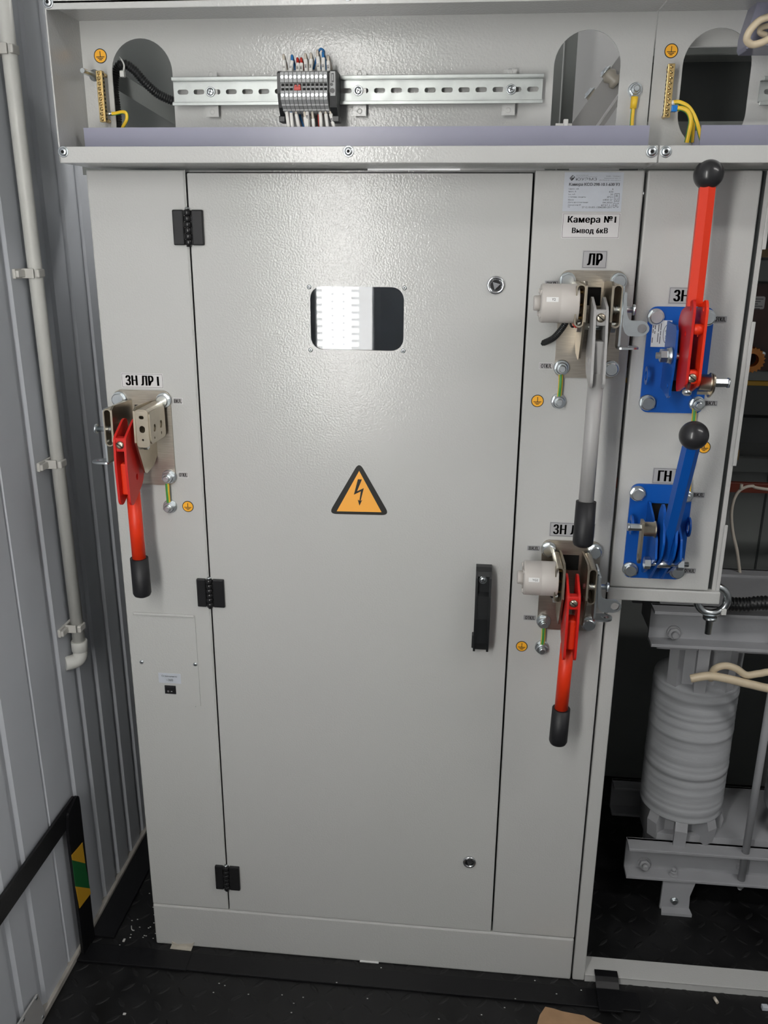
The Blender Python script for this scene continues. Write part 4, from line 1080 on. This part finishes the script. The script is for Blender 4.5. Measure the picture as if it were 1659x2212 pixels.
# core: yokes and limbs
g = G(); g.box(.925, 1.53, TY+.036, TY+.19, LZ0+.005, LZ1+.012); g.build('yoke', 'trafo', t)
g = G(); g.box(.885, 1.53, TY+.036, TY+.19, UZ0-.02, UZ1-.005); g.build('yoke', 'trafo', t)
CYX = []
CY = TY+.095
for i, cxx in enumerate((.977, 1.215, 1.445)):
    g = G(); g.box(cxx-.04, cxx+.04, CY-.045, CY+.045, LZ1-.005, UZ0+.005); g.build('limb', 'trafo', t)
    zt = at(1510, 1497, CY-.076).z; zb_ = at(1490, 1784, CY-.076).z
    pr = []; H = zt-zb_; n = 46
    rr = random.Random(i)
    for k in range(n):
        e = rr.uniform(-.0003, .0003)+(.0006 if k % 13 in (3, 4) else 0); pr.append((H*k/n, .0765+e)); pr.append((H*(k+.9)/n, .0765+e+.0003))
    g = G(); g.lathe((cxx, CY, zb_), (0, 0, 1), [(0, .058), (.002, .075)]+pr[1:-1]+[(H-.002, .0755), (H, .062)], n=56)
    g.build('coil', 'tape_wrap', t, label='grey tape wrapped winding')
    # wooden style support blocks below and above
    for a in (-150, -105, -60, -15) if i else (-140, -100, -55, -15):
        ca, sa = math.cos(math.radians(a)), math.sin(math.radians(a))
        xf = Matrix.Translation((cxx+ca*.066, CY+sa*.066, 0)) @ Matrix.Rotation(math.radians(a), 4, 'Z')
        g = G(); g.prism([(-.028, LZ1-.002), (.012, LZ1-.002), (.016, zb_-.012), (.010, zb_+.004), (-.028, zb_+.004)], 'y', -.011, .011, xf=xf); g.build('support_block', 'trafo', t)
        g = G(); g.prism([(-.028, zt-.004), (.008, zt-.012), (.010, UZ0+.004), (-.028, UZ0+.004)], 'y', -.010, .010, xf=xf); g.build('support_block', 'trafo', t)
# tie rods
for xr in (1.085, 1.32):
    g = G(); g.cyl((xr, TY+.014, LZ0-.01), (xr, TY+.014, UZ1+.01), .0068, n=18); g.build('tie_rod', 'trafo', t)
    for z, rz in ((UZ1, 1), (LZ0-.003, -1), (UZ0+.006, 1), (LZ1-.006, -1)):
        inst(NUT_grey2, 'nut', (xr, TY+.014, z), t, rot=(-PI/2*rz, 0, 0))
for p, me in (((1455, 1365), NUT_grey), ((1391, 1863), NUT_grey)):
    q = at(*p, TY+.028); inst(me, 'nut', (q.x, TY+.028, q.z), t)
q = at(1600, 1872, TY+.028); inst(NUT_grey2, 'nut', (q.x, TY+.028, q.z), t)
q = at(1455, 1890, TY+.012); inst(NUT_grey2, 'nut', (q.x, TY+.014, LZ0+.006), t, rot=(-PI/2, 0, 0))
# mounting foot
fx0, fx1 = .9385, .9935
g = G(); g.prism([(.9390, LZ0+.002), (1.000, LZ0+.002), (.992, .035), (.9935, .001), (.9385, .001)], 'y', TY+.004, TY+.010); g.prism([(fx0, TY-.012), (fx1+.002, TY-.012), (fx1, TY+.01), (fx0+.004, TY+.01)], 'z', 0, .006)
g.build('foot', 'trafo', t)
q = at(1457, 1948, TY); inst(HB_small, 'bolt', (q.x, TY+.004, q.z), t)
g = G(); g.box(1.36, 1.42, TY-.012, TY+.01, 0, .006); g.box(1.36, 1.42, TY+.004, TY+.01, 0, LZ0+.002); g.build('foot', 'trafo', t)
for xx in (.94, 1.36):
    g = G(); g.box(xx, xx+.055, TY+.20, TY+.206, 0, LZ0+.002); g.build('foot', 'trafo', t)
# cream leads
g = G(); g.tube([at(1492, 1466, .17), at(1530, 1460, .165), at(1570, 1466, .16), at(1620, 1478, .16), at(1690, 1492, .16), V(1.25, .15, at(1690, 1492, .16).z-.01), V(1.50, .17, .62), V(1.60, .25, .80)], .0075, n=12)
g.build('cable', 'cream', label='cream cable lead crossing the coil top, the lower of two', cat='cable')
g = G(); g.tube([at(1535, 1466, .19), at(1543, 1446, .17), at(1565, 1438, .165), at(1590, 1444, .165), at(1612, 1458, .165), at(1640, 1455, .165), at(1690, 1452, .165), V(1.25, .16, at(1690, 1452, .165).z), V(1.52, .18, .66), V(1.62, .26, .84)], .0062, n=12)
g.build('cable', 'cream', label='cream cable lead twisted above the coil, the upper of two', cat='cable')
# lifting eye with tie
q = at(1538, 1300, .10)
t2 = thing('lifting_eye', (q.x, .10, q.z-.03), 'shiny steel lifting eye below the end of the cross beam', 'lifting eye')
g = G(); R1, r1 = .0235, .0060; n1, n2 = 40, 14; vs = []; fs = []
cz_ = q.z+.004
for i in range(n1):
    A = 2*PI*i/n1
    for j in range(n2):
        B_ = 2*PI*j/n2; vs.append((q.x+(R1+r1*math.cos(B_))*math.cos(A), .10+r1*math.sin(B_), cz_+(R1+r1*math.cos(B_))*math.sin(A)))
        fs.append((i*n2+j, ((i+1) % n1)*n2+j, ((i+1) % n1)*n2+(j+1) % n2, i*n2+(j+1) % n2))
g.add(vs, fs, 0, True); g.build('ring', 'zinc', t2)
g = G(); g.lathe((q.x, .10, cz_-.030), (0, 0, -1), [(0, .011), (.004, .011), (.006, .006), (.03, .005)], n=20); g.build('shank', 'zinc', t2)
q2 = at(1563, 1322, .095); g = G(); g.box(q2.x-.004, q2.x+.004, .092, .098, q2.z-.005, q2.z+.006, bev=.0015); g.build('tie_end', 'cable_tie', t2)

# dim things at the back of the bay, seen past the edge of the lever panel
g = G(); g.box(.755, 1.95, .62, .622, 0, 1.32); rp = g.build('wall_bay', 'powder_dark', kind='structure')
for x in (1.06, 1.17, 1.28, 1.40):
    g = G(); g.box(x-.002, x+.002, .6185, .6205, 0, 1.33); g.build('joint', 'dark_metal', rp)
def zrow(py, y): return at(1620, py, y).z
def bar_back(name, m, p0, p1, y, th, label, cat='beam', x0=.80, x1=1.9):
    g = G(); g.box(x0, x1, y, y+th, zrow(p1, y), zrow(p0, y), bev=.001); return g.build(name, m, label=label, cat=cat)
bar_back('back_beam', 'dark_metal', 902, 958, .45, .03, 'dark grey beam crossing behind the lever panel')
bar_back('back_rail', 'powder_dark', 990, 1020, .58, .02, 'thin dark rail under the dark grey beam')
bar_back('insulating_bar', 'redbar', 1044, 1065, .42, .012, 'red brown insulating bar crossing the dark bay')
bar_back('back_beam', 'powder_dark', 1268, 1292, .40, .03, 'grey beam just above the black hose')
bar_back('shelf_edge', 'powder_dark', 801, 822, .35, .03, 'grey shelf edge under the dark red brown board')
bar_back('yellow_strip', 'strip_yellow', 822, 833, .36, .006, 'dull yellow strip under the grey shelf edge', 'strip')
g = G(); y = .34; g.box(.80, 1.5, y, y+.01, zrow(800, y), zrow(612, y)); o = g.build('circuit_board', 'brown_board', label='dark red brown insulating board behind the lever panel', cat='board')
a = at(1627, 640, y-.001); b = at(1650, 668, y-.001)
g = G(); g.prism(rrect(a.x, b.x, b.z, a.z, .003), 'y', y-.0014, y); [g.box(a.x+.003, b.x-.003-.004*(k % 3), y-.0017, y-.0013, a.z-.005-.004*k, a.z-.0038-.004*k, 1) for k in range(5)]
g.build('rating_label', ['paper', 'print_grey'], o)
g = G(); g.box(.80, 1.5, y-.03, y+.01, zrow(606, y), zrow(560, y), bev=.002); g.build('cover_box', 'powder_dark', label='grey box above the dark red brown board', cat='box')
q = at(1628, 785, .30); ZL = zrow(801, .31)
g = G(); n = 20; pts = []
for i in range(n*2): a_ = 2*PI*i/(n*2); r_ = .022 if i % 2 else .019; pts.append((q.x+r_*math.cos(a_), ZL+.018+r_*math.sin(a_)))
g.prism(pts, 'y', .31, .326, holes=[circ(q.x, ZL+.018, .011, 20)]); g.build('toothed_wheel', 'orange_plastic', label='orange toothed wheel against the dark red brown board', cat='wheel')
q = at(1648, 765, .33); g = G(); g.lathe((q.x, .339, q.z), (0, -1, 0), [(0, .006), (.006, .006), (.008, .004)], n=16); g.cyl((q.x-.001, .336, q.z-.004), (q.x-.002, .336, q.z-.016), .002, n=8)
g.build('terminal_screw', 'zinc', label='small shiny terminal on the dark red brown board', cat='screw')
a = at(1642, 537, .05); b = at(1659, 556, .05); g = G(); g.box(a.x, a.x+.05, .05, .054, b.z, a.z); g.build('tape_piece', 'brown_tape', label='brown tape piece beside the upper notch of the panel edge', cat='tape')
a = at(1583, 972, .10); b = at(1595, 994, .10); g = G(); g.box(a.x, b.x, .10, .104, b.z, a.z); g.build('tape_piece', 'brown_tape', label='small brown tape piece beside the middle notch of the panel edge', cat='tape')
g = G(); g.tube([at(1602, 1262, .39), at(1598, 1235, .39), at(1592, 1190, .39), at(1583, 1150, .39), at(1580, 1110, .39), at(1586, 1078, .39), at(1600, 1058, .39), at(1625, 1050, .39), at(1665, 1058, .39), V(1.35, .40, at(1665, 1058, .39).z-.02), V(1.6, .42, at(1665, 1058, .39).z)], .0030, n=8)
g.tube([at(1600, 1058, .39), at(1602, 1046, .39)], .003, n=8)
g.build('thin_cable', 'wire_white', label='thin pale cable hanging in front of the red brown bar', cat='cable')
g = G(); g.tube([at(1565, 1304, .17), at(1610, 1306, .17), at(1700, 1302, .17), V(1.45, .18, at(1700, 1302, .17).z+.01), V(1.92, .20, at(1700, 1302, .17).z)], .0125, n=14, ribs=.006); g.build('corrugated_hose', 'black_plastic', label='thick black corrugated hose above the transformer', cat='hose')

# ================================================================== LEFT WALL: conduit, earthing strip
PXc = WX+.0185                                     # centre of the pipe
P0 = atx(20, 0, PXc); P1 = atx(177, 1385, PXc)
yp = .058
def yrow(px, py): return atx(px, py, PXc)
t = thing('conduit_pipe', (PXc, yp, .56), 'pale grey plastic conduit running down the corrugated wall to an elbow', 'pipe')
top = yrow(14, 0); bot = yrow(179, 1395)
print('pipe', top, bot, [tuple(round(c, 4) for c in yrow(*p)) for p in ((36, 300), (78, 590), (130, 1000), (155, 1250))])
PT = V(PXc, yp-WLEAN*1.5, 2.1); g = G(); g.cyl((PXc, yp, bot.z), PT, .0105, n=28); g.build('pipe', 'pvc', t)
zb_ = bot.z; yp0 = yp
g = G(); g.lathe((PXc, yp, zb_+.016), (0, 0, -1), [(0, .0128), (.002, .0135), (.018, .0135), (.019, .0122), (.026, .0122)], n=28)
g.tube([V(PXc, yp, zb_-.004), V(PXc, yp-.001, zb_-.010), V(PXc-.003, yp-.004, zb_-.017), V(PXc-.010, yp-.010, zb_-.020), V(PXc-.020, yp-.018, zb_-.020)], .0122, n=24)
g.build('elbow', 'pvc', t)
for p in ((30, 112), (76, 590), (126, 999), (167, 1352)):
    z = yrow(*p).z; yp = .058-(z-bot.z)*WLEAN
    g = G(); g.box(WX, PXc+.004, yp-.0145, yp-.0110, z-.007, z+.007, bev=.001); g.box(WX, PXc+.004, yp+.0110, yp+.0145, z-.007, z+.007, bev=.001); g.box(WX, WX+.005, yp-.034, yp+.0145, z-.007, z+.007, bev=.0012)
    g.box(WX+.005, WX+.010, yp-.034, yp-.012, z-.005, z+.005, bev=.0012)
    g.box(PXc+.006, PXc+.0125, yp-.0145, yp+.006, z-.006, z+.006, bev=.002)
    g.build('clip', 'clipgrey', t)
# black earthing strip: along the wall, down to the floor, and across the floor
t = thing('earthing_strip', (WX+.012, 0, 0), 'black flat steel earthing strip running along the wall, down and across the floor', 'metal strip')
X0, X1 = WX+.006, WX+.011
g = G(); g.box(X0, X1, -1.2, -.006, .272, .312, bev=.001); g.build('wall_run', 'black_bar', t)
g = G(); g.prism(rpoly([(-.046, .0), (.000, .0), (.004, .285), (.003, .305), (-.003, .311), (-.04, .300), (-.047, .27)], .006), 'x', X0+.004, X1+.004); dr = g.build('drop', 'black_bar', t)
for z0, z1, z2, z3, m in ((.208, .235, .165, .165, 'strip_yellow'), ):
    pass
X2 = X1+.0043
def band(m, *px):
    q = [atx(*p_, X2) for p_ in px]
    g = G(); g.prism([(max(-.047, min(.003, v.y)), v.z) for v in q], 'x', X2-.0004, X2+.0003); g.build('tape_band', m, dr)
band('strip_yellow', (151, 1853), (178, 1820), (184, 1865), (154, 1861))
band('strip_green', (154, 1861), (184, 1865), (194, 1919), (163, 1915))
band('strip_yellow', (163, 1915), (194, 1919), (196, 1930), (172, 1962))
g = G(); g.box(X0, .0745, -.058, -.018, .0, .005, bev=.001); g.build('floor_run', 'black_bar', t)
g = G(); g.box(.0735, .86, -.057, -.018, .0005, .0042, bev=.001); g.build('floor_run', 'black_bar', t)
g = G(); g.box(WX+.006, WX+.052, .0, 1.0, .0, .006, bev=.001); g.build('floor_run', 'black_bar', t)
g = G(); g.prism([(.7905, -.075), (.8305, -.075), (.8305, .020), (.7905, .020)], 'z', .0142, .0172); 
g.prism([(-.002, .0172), (-.006, .0165), (-.030, .0042), (-.070, .0042), (-.070, .0078), (-.030, .0078), (-.006, .0205), (-.002, .0208)], 'x', .7905, .8305)
g = G(); g.prism(rpoly([(.010, .0140), (.010, .0180), (-.004, .0182), (-.012, .0145), (-.022, .0085), (-.066, .0082), (-.066, .0044), (-.024, .0044), (-.010, .0100), (-.004, .0140)], .001), 'x', .7905, .8295)
g.build('jumper_run', 'black_bar', t, label='short black piece bent up onto the sill')
# grey corner plate with rivets at the foot of the wall
g = G(); a, b, c = atx(80, 2146, WX+.007), atx(95, 2188, WX+.007), atx(38, 2212, WX+.007)
pl = [(a.y, a.z), (b.y, b.z), (b.y-.02, b.z-.05), (c.y-.06, c.z-.05), (c.y, c.z)]
g.prism(rpoly([(y_, max(.001, z_)) for y_, z_ in pl], .002), 'x', WX+.006, WX+.009); 
t = g.build('corner_plate', 'grey_paint', label='grey riveted plate at the foot of the corrugated wall', cat='plate')
for p in ((78, 2156), (92, 2197), (50, 2203)):
    q = atx(*p, WX+.009); inst(RIVET, 'rivet', q, t, rot=(0, 0, PI/2))

# ================================================================== LITTER ON THE FLOOR
q = [atz(*p, .004) for p in ((1178, 2174), (1196, 2178), (1215, 2184), (1262, 2193), (1282, 2205), (1303, 2212), (1300, 2260), (1150, 2260), (1160, 2212), (1166, 2192))]
g = G(); g.prism([(p.x, p.y) for p in q], 'z', .0005, .0035); g.build('cardboard_piece', 'cardboard', label='torn piece of brown cardboard lying on the black floor', cat='cardboard')
q = [at(*p, -.0012) for p in ((372, 2033), (384, 2039), (413, 2038), (420, 2035), (417, 2050), (372, 2048))]
g = G(); g.prism([(q[0].x, q[0].z), (q[1].x, q[1].z), (q[2].x, q[2].z), (q[3].x, q[3].z), (q[4].x, .0008), (q[5].x, .0008)], 'y', -.0032, -.0012)
g.prism([(q[5].x, -.0012), (q[4].x, -.0012), (q[4].x, -.012), (q[5].x, -.011)], 'z', .0005, .0015)
g.build('tape_piece', 'tape_beige', label='beige tape scrap stuck to the foot of the plinth', cat='tape')
a, b = atz(1543, 2155, .003), atz(1550, 2166, .003)
g = G(); g.cyl(a, b, .0028, n=10); g.build('wire_end', 'wire_white', label='short pale wire end lying before the sill', cat='scrap')
q = atz(1652, 2176, .004); g = G(); g.box(q.x-.005, q.x+.005, q.y-.004, q.y+.004, 0, .008, bev=.001, xf=None); g.build('plastic_chip', 'foil', label='small pale chip on the floor before the sill', cat='scrap')
q = atz(797, 2082, .002); g = G(); g.box(q.x-.017, q.x+.017, -.0035, -.0012, .0005, .0035, bev=.0005); g.build('paper_slip', 'tag_white', label='thin white slip sticking out under the plinth', cat='scrap')
q = atz(268, 2032, 0); g = G(); g.box(q.x-.002, q.x+.002, q.y-.0035, q.y+.0035, 0, .002, bev=.0005); g.build('paper_scrap', 'dust_white', label='white scrap on the floor between earthing strip and plinth', cat='scrap')
g = G(); g.tube([atz(284, 2000, .001), atz(285, 2008, .001), atz(290, 2010, .001)], .0009, n=6); g.build('thread_scrap', 'dust_white', label='bent white thread on the floor beside the plinth', cat='scrap')
q = atz(269, 2191, 0); g = G(); g.box(q.x-.0025, q.x+.0025, q.y-.002, q.y+.002, 0, .0015, bev=.0004); g.build('paper_scrap', 'dust_white', label='white scrap on the open floor before the earthing strip', cat='scrap')
g = G(); rr = random.Random(3)
for k in range(70):
    x, y = rr.uniform(-.075, .0), rr.uniform(.0, .22)
    if k > 40: x, y = rr.uniform(-.07, 1.05), rr.uniform(-.13, -.005)
    g.box(x-.0012, x+.0012, y-.0006, y+.0006, 0.0042 if -.06 < y < -.017 else 0, .0050 if -.06 < y < -.017 else .0009, xf=None)
g.build('dust_crumbs', 'dust_white', kind='stuff', label='tiny pale crumbs scattered on the black floor', cat='crumbs')
